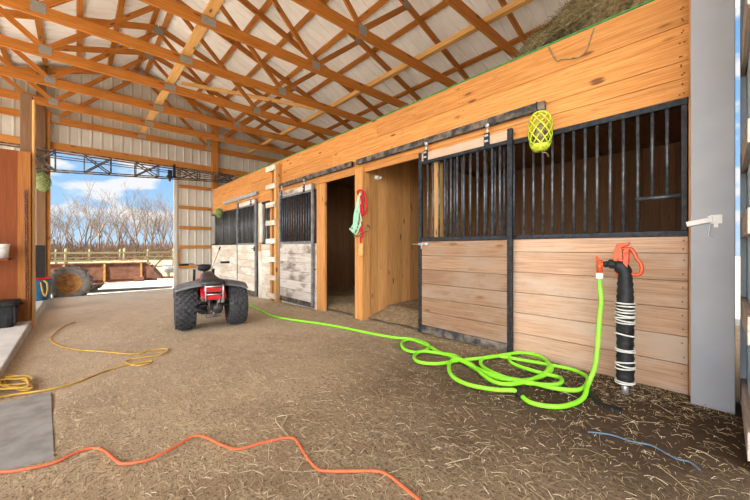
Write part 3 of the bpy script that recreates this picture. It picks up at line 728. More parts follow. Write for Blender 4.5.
part('hanging_cord', MB().tube([c + Vector((0, 0, H / 2)), Vector((3.309, c[1] + .06, 2.46)), Vector((3.311, c[1] + .06, 2.519)), Vector((3.322, c[1] + .06, 2.521)), Vector((3.35, c[1] + .06, 2.521))], .005, 6), M['black'], t)
part('frayed_string', MB().tube(spline([c + Vector((0, 0, -H / 2)), c + Vector((-.01, -.03, -H / 2 - .04)), c + Vector((-.01, -.06, -H / 2 - .05)), c + Vector((0, -.075, -H / 2 - .09))], 5), .005, 6), M['hay'], t)

# ------------------------------------------------------------------ halters and ropes on the post
px_ = lambda x, y, X=3.33: on_x(x, y, X)
def rope(pix, r, X=3.335, jit=.012, n=6):
    return MB().tube(spline([px_(x, y, X + random.uniform(-jit, 0)) for x, y in pix], n), r, 8)
t = thing('red_lead_rope', 'red lead rope looped on the post between the open stalls', 'lead rope', px_(361, 236))
part('rope', rope([(358, 194), (357.3, 192), (359, 190.3), (362, 190.5), (365, 193), (366, 200), (366.5, 208), (365.5, 213.5), (363.5, 213), (362, 205), (361, 196), (360.4, 200), (360.8, 212), (361.5, 222), (362.5, 232), (362, 238)], .014, 3.325), M['red_rope'], t)
part('rope_end', rope([(362.5, 191), (363.4, 198), (362.5, 212), (360.8, 226), (360.6, 240), (360.5, 252)], .012, 3.34), M['red_rope'], t)
t = thing('rope_halter', 'mint green rope halter hanging in a tangle beside the red lead rope', 'halter', px_(357, 236))
for pix in ([(360, 193), (358.5, 200), (357, 208), (354, 220), (353.5, 230), (356, 234), (359, 228), (361, 219), (360.5, 212), (357, 214), (355, 222)],
            [(360.5, 193), (361, 202), (359, 210), (356, 217), (354.6, 226), (352, 230), (349.6, 228.5)],
            [(359.5, 194), (359, 204), (360.5, 214), (361.5, 222), (358, 229), (355, 227), (357, 219), (360, 208)],
            [(353, 231), (356, 226), (360, 226), (362, 224)], [(358.5, 196), (356.5, 206), (354.5, 214), (353.5, 224), (351, 229), (354, 232), (357, 224), (358.5, 214), (357.5, 204)], [(360, 197), (358, 206), (356, 213), (358, 221), (354, 227)]):
    part('rope_strand', rope(pix, .0115, 3.325), M['mint_rope'], t)
t = thing('leather_halter', 'brown halter with brass rings hanging under the mint rope halter', 'halter', px_(359, 238))
part('strap', rope([(353, 233), (356, 236.5), (360, 235), (364, 232), (368.5, 230.5), (369.5, 227), (367, 225)], .009, 3.33), M['rust'], t)
for x, y in ((355, 235), (361, 234), (368, 229)):
    q = px_(x, y, 3.318); part('ring', MB().tube([q + Vector((0, .028 * math.cos(k * .628), .028 * math.sin(k * .628))) for k in range(10)], .005, 6, closed=True), M['brass'], t)
t = thing('wood_cleat', 'chewed pale wood cleat on the post below the halters', 'wood cleat', px_(361.5, 256))
q0 = px_(359.3, 243.5, 3.352); q1 = px_(364.5, 256.5, 3.352)
part('cleat', MB().loft([(q1.z, 3.335, (q0.y + q1.y) / 2, .018, .035), (q1.z + .05, 3.333, (q0.y + q1.y) / 2, .02, .05), (q0.z - .06, 3.335, (q0.y + q1.y) / 2, .018, .043), (q0.z, 3.336, (q0.y + q1.y) / 2, .017, .05)], 16, 5, axis='z'), M['truss_pale'], t)
for dz in (.05, .11): part('screw', MB().lathe([(.001, -.004), (.009, -.003), (.009, 0), (.001, 0)], (3.317, (q0.y + q1.y) / 2 + .01, q1.z + dz), 'x', 10), M['galv'], t)
t = thing('white_insulator', 'small white plastic double insulator on the partition of the near open stall', 'insulator', on_y(378.5, 177, 4.0))
q = on_y(378, 176.5, 3.99)
part('base_plate', MB().box(q.x - .05, q.x + .04, 4.005, 4.019, q.z - .045, q.z + .02), M['white'], t, bevel=.003)
for dx, dz in ((-.03, -.01), (.03, -.02)):
    part('knob', MB().lathe([(.001, -.045), (.022, -.045), (.026, -.035), (.018, -.025), (.024, -.012), (.02, .02), (.001, .02)], (q.x + dx, 3.995, q.z + dz), 'y', 16), M['white'], t)

pts = [(548.8, 47), (553, 54.4), (557, 61), (561, 59.5), (566, 59), (579, 57), (586, 51), (590, 40), (594, 28)]
tag(MB().tube(spline([on_x(x, y, 3.392) for x, y in pts], 5), .006, 6).build('grass_string', M['hay']), 'brown string of dried grass draped on the header below the loft hay', 'string')
# ------------------------------------------------------------------ yard hydrant
HX, HY = 3.085, .575; z0 = fz(HY)
t = thing('yard_hydrant', 'yard hydrant wrapped in black with white twine and a red-orange pump head', 'hydrant', (HX, HY, z0))
part('standpipe', MB().tube([(HX, HY, z0 - .05), (HX, HY, z0 + .12)], .024, 14), M['galv'], t)
wr = []; hs = [.06, .075, .2, .35, .5, .62, .74, .80, .86, .905]
rad = [.036, .054, .058, .053, .056, .058, .053, .05, .048, .040]
for k in range(45):
    z = .06 + (.905 - .06) * k / 44
    i = max(j for j in range(len(hs)) if hs[j] <= z + 1e-6); i = min(i, len(hs) - 2); f = (z - hs[i]) / (hs[i + 1] - hs[i])
    wr.append((rad[i] * (1 - f) + rad[i + 1] * f + .004 * math.sin(k * 2.4), z0 + z))
wrap = part('wrap', MB().lathe(wr, (HX, HY, 0), n=22), M['black_wrap'], t)
for z, tl in ((.085, .1), (.095, .0), (.19, .12), (.215, -.1), (.235, .2), (.32, .05), (.34, -.1), (.445, .15), (.535, 0), (.555, .12), (.575, -.08), (.595, .1), (.615, 0), (.64, .1), (.66, -.06), (.685, .02)):
    ring = [Vector((HX + .061 * math.cos(a), HY + .061 * math.sin(a), z0 + z + tl * .061 * math.cos(a + z * 9))) for a in [k * .3142 for k in range(20)]]
    part('twine_band', MB().tube(ring, .0055, 6, closed=True), M['white_tape'], wrap)
part('spout_wrap', MB().tube(spline([(HX, HY, z0 + .86), (HX, HY + .005, z0 + .92), (HX, HY + .04, z0 + .965), (HX, HY + .09, z0 + .975), (HX, HY + .135, z0 + .97)], 6), [.046] * 6 + [.05] * 8 + [.036] * 6 + [.024] * 5, 14), M['black_wrap'], t)
zh, hy = z0 - .04, HY + .03
hd_ = MB().prism([(hy - .025, zh + .98), (hy + .04, zh + 1.0), (hy + .045, zh + 1.09), (hy + .02, zh + 1.17), (hy - .055, zh + 1.185), (hy - .06, zh + 1.165), (hy - .01, zh + 1.14)], HX - .022, HX + .022, 'x')
hd_.tube([(HX, hy, zh + .93), (HX, hy, zh + 1.06)], .03, 14)
part('pump_head', hd_, M['red_orange'], t, bevel=.006)
part('lift_handle', MB().tube(spline([(HX, hy - .01, zh + 1.13), (HX, hy - .06, zh + 1.135), (HX, hy - .085, zh + 1.10), (HX, hy - .10, zh + 1.06), (HX, hy - .125, zh + 1.02), (HX, hy - .128, zh + .965), (HX, hy - .105, zh + .94), (HX, hy - .07, zh + .945), (HX, hy - .03, zh + .97)], 5), .0135, 10), M['red_orange'], t)
part('linkage', MB().beam((HX - .028, hy - .035, zh + .99), (HX - .028, hy - .045, zh + 1.14), .012, .028, (0, 1, 0)).beam((HX + .028, hy - .035, zh + .99), (HX + .028, hy - .045, zh + 1.14), .012, .028, (0, 1, 0)).tube([(HX - .035, hy - .042, zh + 1.10), (HX + .035, hy - .042, zh + 1.10)], .01, 8), M['red_orange'], t)
noz = part('nozzle', MB().tube([(HX, HY + .13, zh + 1.01), (HX, HY + .165, zh + 1.01)], .02, 12).tube([(HX, HY + .165, zh + 1.045), (HX, HY + .165, zh + .94)], .021, 12).tube([(HX, HY + .165, zh + 1.04), (HX - .0, HY + .19, zh + 1.07)], .009, 8), M['red_orange'], t)
part('coupling', MB().lathe([(.001, zh + .895), (.024, zh + .895), (.026, zh + .905), (.026, zh + .935), (.022, zh + .942), (.001, zh + .942)], (HX, HY + .165, 0), n=12), M['white'], noz)

# ------------------------------------------------------------------ hose, cords, twine
def fl(x, y, lift): return on_floor(x, y, lift)
hose_r = .0165
cr = lambda x, y: (400 + x / 2.68, 320 + y / 2.68)
T = thing('garden_hose', 'lime green garden hose coiled on the dirt and running up to the hydrant', 'garden hose', fl(515, 389, 0))
far_run = [(236, 300.5), (243, 302), (247, 303.5), (256, 308), (270, 315), (285, 318.5), (300.5, 321), (320, 323.5), (340, 327), (362, 331.5), (385, 336), (399, 338)]
coil = [(40, 52), (75, 65), (72, 80), (40, 86), (10, 77), (6, 60), (30, 52), (80, 72), (110, 88), (150, 97), (200, 130), (260, 155), (330, 162), (390, 147), (407, 125), (380, 100), (330, 86), (295, 92), (300, 115), (360, 137),
        (420, 152), (434, 162), (420, 173), (370, 172), (300, 160), (225, 128), (220, 105), (260, 97), (330, 108), (400, 120), (460, 132), (500, 152), (500, 172), (475, 188), (410, 182), (340, 165), (250, 148), (170, 112), (120, 92),
        (60, 84), (38, 96), (50, 112), (100, 117), (160, 108), (240, 100), (320, 88), (375, 96), (400, 122), (375, 150), (300, 172), (240, 160), (190, 118), (150, 104), (132, 118), (138, 148), (180, 172), (250, 186), (300, 188), (308, 190)]
pts = [fl(x, y, hose_r) for x, y in far_run]
for i, q in enumerate(coil):
    x, y = cr(*q); pts.append(fl(x, y, hose_r + .018 * (i / len(coil)) + .012 * abs(math.sin(i * 1.9))))
for p in pts: p.x = min(p.x, 3.375 if p.y < 1.5 else 3.29)      # stays clear of the boards
part('hose_run', MB().tube(spline(pts, 5), hose_r, 10), M['lime'], T)
cp = [fl(*cr(308, 190), .03), fl(*cr(318, 198), .024), fl(*cr(328, 206), .02)]
part('hose_joint', MB().tube(cp, .019, 12), M['black'], T)
run2 = [fl(*cr(328, 206), .02), fl(*cr(350, 221), hose_r), fl(*cr(395, 231), hose_r), fl(*cr(445, 230), hose_r), fl(*cr(490, 210), hose_r)]
e = fl(*cr(500, 200), .0)
top = Vector((HX, HY + .165, zh + .90))
run2 += [Vector((2.875, .765, .06)), Vector((2.95, .735, .20)), Vector((3.0, .73, .38)), Vector((3.04, .728, .58)), Vector((3.055, .722, .68)), Vector((3.08, .737, .80)), top]
part('riser_hose', MB().tube(spline(run2, 7), hose_r, 10), M['lime'], T)
c1 = crp = lambda x, y: (x / 1.786, 330 + y / 1.786)
# orange extension cord
pts = [(-25, 474), (0, 472), (20, 470), (53, 463), (80, 451), (95, 448), (106, 452), (118, 462), (127, 463.5), (150, 459), (175, 447), (192, 436.5), (205, 437), (222, 445), (238, 449), (265, 442), (290, 437.5), (298, 443), (308, 459), (318, 469.5), (330, 471), (352, 471), (376, 471), (388, 475), (402, 486), (418, 499), (432, 512)]
tag(MB().tube(spline([fl(x, y, .008) for x, y in pts], 6), .0072, 8).build('extension_cord', M['orange_cord']), 'orange extension cord wavering across the foreground dirt', 'extension cord')
pts = [(75, 322), (62, 327), (54, 334), (51, 340), (61, 346.5), (80, 350), (101, 351.5), (134, 354), (150, 350.5), (163, 348.5), (168, 350), (162, 354.5), (145, 357), (130, 359.5), (126, 362.5), (137, 365.5), (150, 363), (150, 361), (132, 364), (112, 369), (95, 375), (78, 382), (58, 387.5), (39, 391), (18, 394), (0, 397), (-20, 401)]
tag(MB().tube(spline([fl(x, y, .010) for x, y in pts], 6), .0075, 8).build('extension_cord', M['yellow_cord']), 'yellow extension cord winding over the dirt on the left', 'extension cord')
pts = []
for k in range(46):
    a = k * .62; rx = 17 + 5 * math.sin(k * .9); pts.append(fl(14 + rx * math.cos(a) + 3 * math.sin(k * .37), 382 + (6 + 2 * math.sin(k * 1.3)) * math.sin(a) + 2 * math.cos(k * .31), .010 + .0008 * k))
tag(MB().tube(spline(pts, 6), .0075, 8).build('cord_coil', M['yellow_cord']), 'loose coil of yellow cord beside the concrete walkway', 'cord coil')
pts = [(588, 432), (600, 433), (614, 435.6), (630, 441), (650, 445), (664, 452), (677, 459), (690, 462), (700, 470)]
tag(MB().tube(spline([fl(x, y, .008) for x, y in pts], 5), .0045, 6).build('baling_twine', M['blue_twine']), 'blue baling twine on the straw below the hydrant', 'twine')
pts = [(289, 437), (284, 431), (278, 424), (276, 418), (282, 415.5), (287, 416), (285, 421), (282, 427), (287, 434)]
tag(MB().tube(spline([fl(x, y, .008) for x, y in pts], 5), .004, 6).build('baling_twine', M['pale_twine']), 'pale baling twine knotted beside the orange cord', 'twine')
pts = [(590, 393), (594, 399), (601, 404), (611, 408), (622, 411)]
q = [fl(x, y, .012) for x, y in pts]; mb = MB()
for a, b in zip(spline(q, 4)[:-1], spline(q, 4)[1:]): mb.beam(a, b + (b - a) * .3, .045, .016)
tag(mb.build('rubber_strap', M['black_wrap']), 'dark rubber strap lying on the dirt beside the riser of the hose', 'rubber strap')
q = fl(552, 402 - 14, .01); tag(MB().box(-.035, .035, -.02, .02, -.006, .01, None, Matrix.Translation(q) @ Matrix.Rotation(.5, 4, 'Z')).build('wood_chip', M['board'], bevel=.003), 'pale wood chip on the dirt inside the hose coil', 'wood chip')

# ------------------------------------------------------------------ three-wheeler
t = thing('three_wheeler', 'red three-wheeler with grey fenders and fat knobbly tyres parked in the aisle', 'all-terrain vehicle', (1.505, 5.33, fz(5.33)), R(-9))
def knobby(c, r, w, rows, cols, name='tyre'):
    prof = [(r * .52, -w * .40), (r * .60, -w * .47), (r * .78, -w * .5), (r * .89, -w * .45), (r * .945, -w * .34), (r * .97, -w * .16), (r * .975, 0), (r * .97, w * .16), (r * .945, w * .34), (r * .89, w * .45), (r * .78, w * .5), (r * .60, w * .47), (r * .52, w * .40)]
    ty = MB().lathe(prof, c, 'x', 40, cap=False)
    o = ty.build(name, M['tyre'], t)
    kn = MB()
    for i in range(cols):
        for j in range(rows):
            a = 2 * math.pi * (i + .5 * (j % 2)) / cols; x = w * .84 * (j / (rows - 1) - .5); rr = r * (.975 - .55 * (x / w) ** 2 * 1.0 + .0)
            m = Matrix.Translation(Vector(c) + Vector((x, rr * math.cos(a), rr * math.sin(a)))) @ Matrix.Rotation(a, 4, 'X')
            kn.box(-w * .05, w * .05, -.015, .022, -.02, .02, None, m)
    kn.build('tread', M['tyre'], o)
    rim = MB().lathe([(.001, -.02), (r * .2, -.02), (r * .3, -.05), (r * .48, -.05), (r * .54, -w * .41), (r * .56, -w * .41), (r * .54, w * .41), (r * .48, .05), (r * .3, .05), (.001, .03)], c, 'x', 28)
    rim.build('rim', M['engine'], o)
    return o
RR = .315
knobby((-.345, 0, RR), RR, .265, 7, 22); knobby((.345, 0, RR), RR, .265, 7, 22)
knobby((0, 1.22, .285), .285, .24, 6, 20)
MB().tube([(-.30, 0, RR), (.30, 0, RR)], .028, 12).build('rear_axle', M['engine'], t)
for s in (-1, 1):       # fender: a sheet curving over the tyre and dropping outward
    def ff(u, v, s=s):
        a = -.62 + 1.75 * v; x = s * (.13 + .35 * u); y = .02 + .385 * math.sin(a); z = .305 + .372 * math.cos(a) * (1 - .06 * u) - .05 * u * u + .02
        return (x, y, z)
    MB().sheet(ff, 10, 16).build('fender', M['fender'], t, solid=.012, bevel=0)
    def red(u, v, s=s):
        a = -1.05 + 2.2 * v; x = s * (.105 + .06 * u); return (x, .02 + .35 * math.sin(a), .285 + .33 * math.cos(a) + .012 * (1 - u))
    MB().sheet(red, 4, 14).build('inner_fender', M['red_paint'], t, solid=.014)
# frame, engine
fr = MB()
for s in (-1, 1):
    fr.tube(spline([(s * .10, -.30, .50), (s * .12, -.1, .46), (s * .13, .25, .30), (s * .12, .6, .22), (s * .07, .95, .42), (s * .03, 1.0, .66)], 6), .014, 8)
    fr.tube(spline([(s * .03, 1.0, .68), (s * .06, .75, .66), (s * .09, .35, .56), (s * .10, -.05, .52)], 6), .014, 8)
    fr.tube([(s * .12, .30, .30), (s * .06, -.05, .30)], .016, 8)
fr.build('frame', M['black'], t)
MB().loft([(.18, 0, .34, .09, .09), (.22, 0, .34, .125, .13), (.5, 0, .36, .13, .14), (.56, 0, .36, .10, .11)], 16, 4).lathe([(.055, -.10), (.075, -.10), (.075, -.085), (.055, -.08), (.055, -.06), (.075, -.055), (.075, -.04), (.055, -.035), (.055, -.015), (.078, -.01), (.078, .01), (.05, .02)], (0, .5, .53), 'z', 16).build('engine', M['engine'], t)
MB().lathe([(.001, -.07), (.055, -.07), (.075, -.045), (.08, .02), (.065, .07), (.001, .08)], (.075, -.04, .27), 'y', 20).lathe([(.001, -.05), (.05, -.05), (.06, 0), (.05, .06), (.001, .06)], (-.02, -.02, .30), 'x', 18).build('axle_housing', M['engine'], t)
MB().lathe([(.001, -.20), (.012, -.20), (.02, -.19), (.05, -.16), (.055, .12), (.03, .18), (.001, .18)], (-.13, -.05, .43), 'y', 18).tube(spline([(-.13, .12, .43), (-.15, .3, .40), (-.1, .5, .42), (-.03, .56, .5)], 5), .017, 8).build('exhaust', M['engine'], t)
sk = MB().box(-.085, -.055, -.26, .05, .20, .225).box(.055, .085, -.26, .05, .20, .225).box(-.10, .10, -.28, -.25, .185, .235).tube([(0, -.30, .20), (0, -.30, .27)], .016, 8)
sk.tube([(-.06, -.24, .22), (-.05, -.22, .5)], .012, 8).tube([(.06, -.24, .22), (.05, -.22, .5)], .012, 8).build('hitch_bracket', M['engine'], t)
MB().tube([(.09, -.02, .30), (.13, .05, .50)], .028, 12).tube(spline([(.09 + .034 * math.cos(k), -.02 + .0066 * k * 0 + .07 * k / 20, .30 + .034 * math.sin(k) + .2 * k / 20) for k in range(20)], 3), .006, 6).build('shock_absorber', M['galv'], t)
# seat, tank, cowl
MB().loft([(-.27, 0, .665, .075, .02), (-.25, 0, .665, .155, .045), (-.12, 0, .675, .165, .055), (.10, 0, .668, .15, .06), (.30, 0, .69, .11, .075), (.46, 0, .74, .085, .06), (.54, 0, .755, .05, .03)], 20, 2.6).build('seat', M['vinyl'], t)
MB().loft([(.46, 0, .66, .05, .04), (.50, 0, .67, .08, .07), (.66, 0, .685, .10, .085), (.82, 0, .68, .085, .08), (.92, 0, .66, .05, .05)], 20, 2.4).build('fuel_tank', M['red_paint'], t)
MB().loft([(-.26, 0, .585, .10, .03), (-.22, 0, .585, .13, .045), (.1, 0, .58, .13, .055), (.45, 0, .58, .10, .06)], 16, 4).build('rear_cowl', M['red_paint'], t)
lt = MB().box(-.105, .105, -.31, -.275, .545, .612).build('tail_light', M['tail'], t, bevel=.01)
MB().box(-.075, .075, -.322, -.312, .568, .592).build('reflector', M['red_paint'], lt, bevel=.004)
MB().box(-.10, .10, -.295, -.275, .435, .515).build('mud_flap', M['red_paint'], t, bevel=.006)
MB().box(-.085, .085, -.30, -.294, .45, .50).build('number_plate', M['tail'], t, bevel=.003)
rk = MB()
for s in (-1, 1): rk.tube(spline([(s * .115, -.04, .62), (s * .118, -.2, .635), (s * .115, -.335, .63), (s * .112, -.34, .50), (s * .11, -.30, .42)], 5), .011, 8)
rk.tube([(-.115, -.335, .63), (.115, -.335, .63)], .011, 8).tube([(-.112, -.34, .52), (.112, -.34, .52)], .009, 8).tube([(-.118, -.2, .635), (.118, -.2, .635)], .009, 8)
rk.build('grab_rail', M['galv'], t)
# steering
MB().tube([(0, 1.0, .60), (0, .93, .84)], .022, 10).build('steering_stem', M['black'], t)
hb = MB().tube(spline([(-.36, .82, .90), (-.25, .87, .905), (-.17, .92, .90), (-.09, .93, .845), (.09, .93, .845), (.17, .92, .90), (.25, .87, .915), (.36, .82, .92)], 6), .012, 8).build('handlebar', M['galv'], t)
for s, z in ((-1, .898), (1, .922)):
    a = Vector((s * .25, .872, z)); b = Vector((s * .38, .80, z)); MB().tube([a, b], .019, 10).build('grip', M['black'], hb)
    MB().tube(spline([(s * .22, .91, z - .01), (s * .30, .92, z - .01), (s * .38, .87, z - .01)], 4), .006, 6).build('brake_lever', M['galv'], hb)
MB().loft([(.86, 0, .84, .07, .03), (.90, 0, .845, .10, .05), (1.02, 0, .83, .10, .06), (1.08, 0, .81, .07, .05)], 16, 4).build('headlight_pod', M['black'], t)
for s in (-1, 1): MB().tube([(s * .15, 1.0, .80), (s * .15, 1.08, .60), (s * .15, 1.22, .285)], .022, 10).build('fork_leg', M['black'], t)
def fff(u, v):
    a = -.95 + 1.9 * v; return ((u - .5) * .27, 1.22 + .36 * math.sin(a), .285 + .345 * math.cos(a) - .04 * (2 * u - 1) ** 2)
MB().sheet(fff, 8, 12).build('front_fender', M['red_paint'], t, solid=.012)

# long-handled tool leaning by the far stall
a = on_x(219.0, 250, 3.33); b = on_floor(204, 289, .02)
t = thing('leaning_shovel', 'long wooden handled shovel with a black grip leaning on the far stall front', 'shovel', (b.x, b.y, fz(b.y)))
d = (b - a)
part('handle', MB().tube([a, a + d * .82], .014, 8), M['post'], t)
part('grip', MB().tube([a - d.normalized() * .12, a], .021, 8), M['black'], t)
part('blade', MB().beam(a + d * .80, b, .16, .012, (1, 0, 0)), M['rust'], t)

# ------------------------------------------------------------------ manure spreader outside the door
gz_ = lambda y: -.355
t = thing('manure_spreader', 'rusty manure spreader with a big worn tyre parked outside the far door', 'manure spreader', (.2, 13.6, gz_(13)))
A = ray(40, 284); A = Vector((A.x * 9.6, A.y * 9.6, 0)); B = ray(146, 284); B = Vector((B.x * 10.9, B.y * 10.9, 0))
ax = (B - A).normalized(); sdv = Vector((-ax.y, ax.x, 0)); sp = Matrix(((ax.x, sdv.x, 0, A.x), (ax.y, sdv.y, 0, A.y), (0, 0, 1, 0), (0, 0, 0, 1)))
Lb = (B - A).length
def bx(x0, x1, y0, y1, z0, z1, mb=None): return (mb or MB()).box(x0, x1, y0, y1, z0, z1, None, sp)
part('bed_side', bx(0, Lb, 0, .03, .10, .60), M['rust'], t); part('bed_side', bx(0, Lb, 1.3, 1.33, .10, .60), M['rust'], t)
part('bed_floor', bx(0, Lb, .031, 1.299, .10, .13), M['rust'], t)
mb = MB(); o = [(Lb + .001, .12), (Lb + .42, .06), (Lb + .42, .10), (Lb + .06, .58), (Lb + .001, .60)]
mb.prism(o, 0, 1.33, 'y'); mb.v = [tuple(sp @ Vector(p)) for p in mb.v]; part('end_apron', mb, M['rust'], t)
part('top_rail', bx(0, Lb, -.025, .02, .601, .635), M['rust'], t)
for x in (.5, 1.45, Lb - .15): part('side_stake', bx(x, x + .05, -.04, -.001, .04, .60), M['rust_yellow'], t)
part('underframe', bx(.3, Lb + .3, .2, .28, 0, .1, bx(.3, Lb + .3, 1.05, 1.13, 0, .1)), M['rust'], t)
part('drive_chain', chain([sp @ Vector((.6, -.05, .03)), sp @ Vector((1.3, -.05, -.02)), sp @ Vector((Lb - .1, -.05, .05))], .008, .07), M['rust'], t)
part('gearbox', bx(Lb - .32, Lb - .05, -.06, .0, -.0, .16), M['rust'], t)
part('lever', MB().beam(sp @ Vector((Lb + .18, -.03, .42)), sp @ Vector((Lb + .62, -.03, .93)), .03, .055), M['rust'], t)
part('tongue', MB().beam(sp @ Vector((Lb + .3, .66, .06)), sp @ Vector((Lb + 1.8, .66, .03)), .08, .08), M['rust'], t)
W = ray(70.5, 284.5); W = Vector((W.x * 9.15, W.y * 9.15, .0)); rw = .475
wm = Matrix(((ax.x, 0, sdv.x, 0), (ax.y, 0, sdv.y, 0), (0, 1, 0, 0), (0, 0, 0, 1)))
for off, nm in ((0, 0), (2.05, 1)):
    c = Vector((W.x, W.y, gz_(0) + rw + .005)) + sdv * off; w = .26
    prof = [(rw * .58, -w * .42), (rw * .72, -w * .5), (rw * .90, -w * .46), (rw * .97, -w * .3), (rw * .98, 0), (rw * .97, w * .3), (rw * .90, w * .46), (rw * .72, w * .5), (rw * .58, w * .42)]
    ty = MB().lathe(prof, c, 'z', 36, M=wm, cap=False)
    for k in range(22):
        a0 = 2 * math.pi * k / 22; s = 1 if k % 2 else -1
        m = Matrix.Translation(c) @ wm @ Matrix.Rotation(a0, 4, 'Z') @ Matrix.Translation((rw * .975, 0, s * w * .22)) @ Matrix.Rotation(s * .6, 4, 'X')
        ty.box(-.03, .022, -.025, .025, -w * .28, w * .28, .4, m)
    wh = part('wheel', ty, M['old_tyre'], t)
    part('rim', MB().lathe([(.001, -.05), (.07, -.05), (.09, .0), (rw * .42, .02), (rw * .52, -w * .25), (rw * .60, -w * .44), (rw * .60, w * .4), (rw * .4, .06), (.001, .06)], c, 'z', 32, M=wm), M['rust_yellow'], wh)
def fn(): return sp @ Vector((random.uniform(.9, Lb - .3), random.uniform(.1, 1.2), random.uniform(.58, .66))), 0
part('load_hump', MB().sheet(lambda u, v: sp @ Vector((.4 + 2.3 * u, .08 + 1.2 * v, .54 + .13 * math.sin(math.pi * u) * math.sin(math.pi * v) + .03 * noise.noise((u * 9, v * 6, 2)))), 24, 14), M['hay'], t)
part('hay_wisps', straws(260, fn, .08, .25, .005, False), M['hay_blade'], t)
# grey trough outside right
p = on_y(172, 266, 19.5)
t = thing('feed_trough', 'dark grey feed trough standing in the yard by the door leaf', 'trough', (p.x + .3, 19.5, -.45))
part('basin', MB().loft([(.30 - .45, p.x + .55, 19.5, .85, .28), (.62 - .45, p.x + .55, 19.5, .95, .36), (.62 - .45, p.x + .55, 19.5, .90, .32), (.36 - .45, p.x + .55, 19.5, .8, .25)], 24, 8, axis='z'), M['fender'], t)
for dx in (-.2, 1.3):
    part('leg', MB().box(p.x + dx, p.x + dx + .08, 19.3, 19.7, -.52, -.14), M['fence'], t)

# ------------------------------------------------------------------ fences, trees
def fence(label, x0, x1, y, n, zt, rails, grp):
    t = thing('rail_fence', label, 'fence', ((x0 + x1) / 2, y, -.65))
    for i in range(n):
        x = x0 + (x1 - x0) * i / (n - 1); part('post', MB().lathe([(.001, -.75), (.10, -.75), (.095, zt - .02), (.05, zt + .02), (.001, zt + .02)], (x, y, 0), n=10), M['fence'], t)
        if i < n - 1:
            for z in rails: part('rail', MB().box(x, x + (x1 - x0) / (n - 1), y - .14, y - .10, z - .06, z + .06), M['fence'], t)
    return t
fence('nearer pasture rail fence with thick round posts across the far door view', -9.5, 14.5, 29.0, 9, 1.05, (.78, .25, -.25), 'pasture fences')
fence('farther pasture rail fence with thin posts behind the spreader', -14, 26, 45.0, 17, .95, (.62, .1), 'pasture fences')

def bare_tree(seed, H):
    rnd = random.Random(seed); mb = MB(); cnt = [0]
    def grow(p, d, L, r, lv):
        if cnt[0] > 1500: return
        cnt[0] += 1
        n = 4; pts = [p]; rs = [r]; dd = d.copy()
        for i in range(n):
            dd = (dd + Vector((rnd.uniform(-.16, .16), rnd.uniform(-.16, .16), rnd.uniform(-.02, .12)))).normalized()
            pts.append(pts[-1] + dd * L / n); rs.append(r * (1 - .45 * (i + 1) / n))
        mb.tube(pts, rs, 5 if lv < 2 else 3, rnd.random(), cap=False)
        if lv >= 5: return
        k = rnd.choice((2, 3, 3)) if lv else rnd.choice((3, 4))
        for j in range(k):
            f = rnd.uniform(.45, 1) if j else 1.0; q = pts[min(n, int(f * n + .5))]
            a = rnd.uniform(0, 6.283); sp_ = rnd.uniform(.3, .75)
            nd = (dd + Vector((math.cos(a), math.sin(a), .1)) * sp_).normalized()
            grow(q, nd, L * rnd.uniform(.58, .80), max(.016, r * rnd.uniform(.42, .6)), lv + 1)
    grow(Vector((0, 0, -.1)), Vector((0, 0, 1)), H * .34, H * .017, 0)
    return mb
protos = []
tree_pos = []
rt = random.Random(5)
i = 0
xs_ = [47, 56, 66, 72, 80, 90, 98, 106, 113, 121, 130, 138, 146, 154, 160, 168, 176, 186, 200, 30, 62, 86, 101, 118, 134, 150, 164]
for k, px in enumerate(xs_):
    d = ray(px, 248); D = 52 + 16 * rt.random() + (6 if k > 18 else 0)
    tree_pos.append((d.x * D, d.y * D, px))
for k, (x, y, px) in enumerate(tree_pos):
    Hh = 9.6 + 2.6 * rt.random()
    lab = 'bare tree in the line beyond the pasture, the %s from the left' % ORD[sorted(p[2] for p in tree_pos).index(px)]
    if k < 7:
        o = bare_tree(k + 11, 12).build('bare_tree', M['bark']); protos.append(o)
    else:
        o = protos[k % 7].copy(); COL.objects.link(o)
    o.location = (x, y, -.6); o.rotation_euler = (0, 0, rt.uniform(0, 6.28)); s = Hh / 12; o.scale = (s * .95, s * .95, s)
    tag(o, lab, 'tree', 'bare trees beyond the pasture')
mb = MB(); rb_ = random.Random(3)
for _ in range(5200):
    a = R(rb_.uniform(-9, 17)); D = rb_.uniform(58, 80); p = Vector((math.sin(a) * D, math.cos(a) * D, -.7)); h = rb_.uniform(.8, 3.4) * rb_.uniform(.7, 1)
    q = p + Vector((rb_.uniform(-.8, .8), rb_.uniform(-.5, .5), h)); mb.tube([p, p.lerp(q, .5) + Vector((rb_.uniform(-.3, .3), 0, 0)), q], [.05, .04, .02], 3, rb_.random(), cap=False)
tag(mb.build('brush', M['brush']), 'russet leafless brush growing beneath the tree line', 'brush', kind='stuff')

# ------------------------------------------------------------------ loft hay
t = thing('loft_hay', 'heap of loose dry hay spilling over the near end of the loft', 'hay', (4.3, .8, 2.79))
def hz(x, y):
    r = math.sqrt(((x - 4.2) / 1.5) ** 2 + ((y - .35) / 1.55) ** 2)
    base = .30 + .82 * max(0, 1 - r) ** .7
    if x < 3.6: base *= .55 + .45 * (x - 3.42) / .18
    return 2.79 + base + .06 * noise.noise((x * 4, y * 4, 5)) * (1 if r < 1 else .3)
def hay_pt(u, v): x = 3.44 + 2.3 * u; y = -.0 + 2.3 * v; y = .24 + 1.9 * v; return (x, y, hz(x, y))
part('heap', MB().sheet(hay_pt, 40, 44), M['hay'], t)
def fn(): x = 3.44 + random.random() ** 1.6 * 2.0; y = .25 + 1.85 * random.random(); return Vector((x, y, hz(x, y) + random.uniform(-.01, .04))), 0
part('hay_strands', straws(9000, fn, .04, .15, .0022, False), M['hay_blade'], t)
t['kind'] = 'stuff'
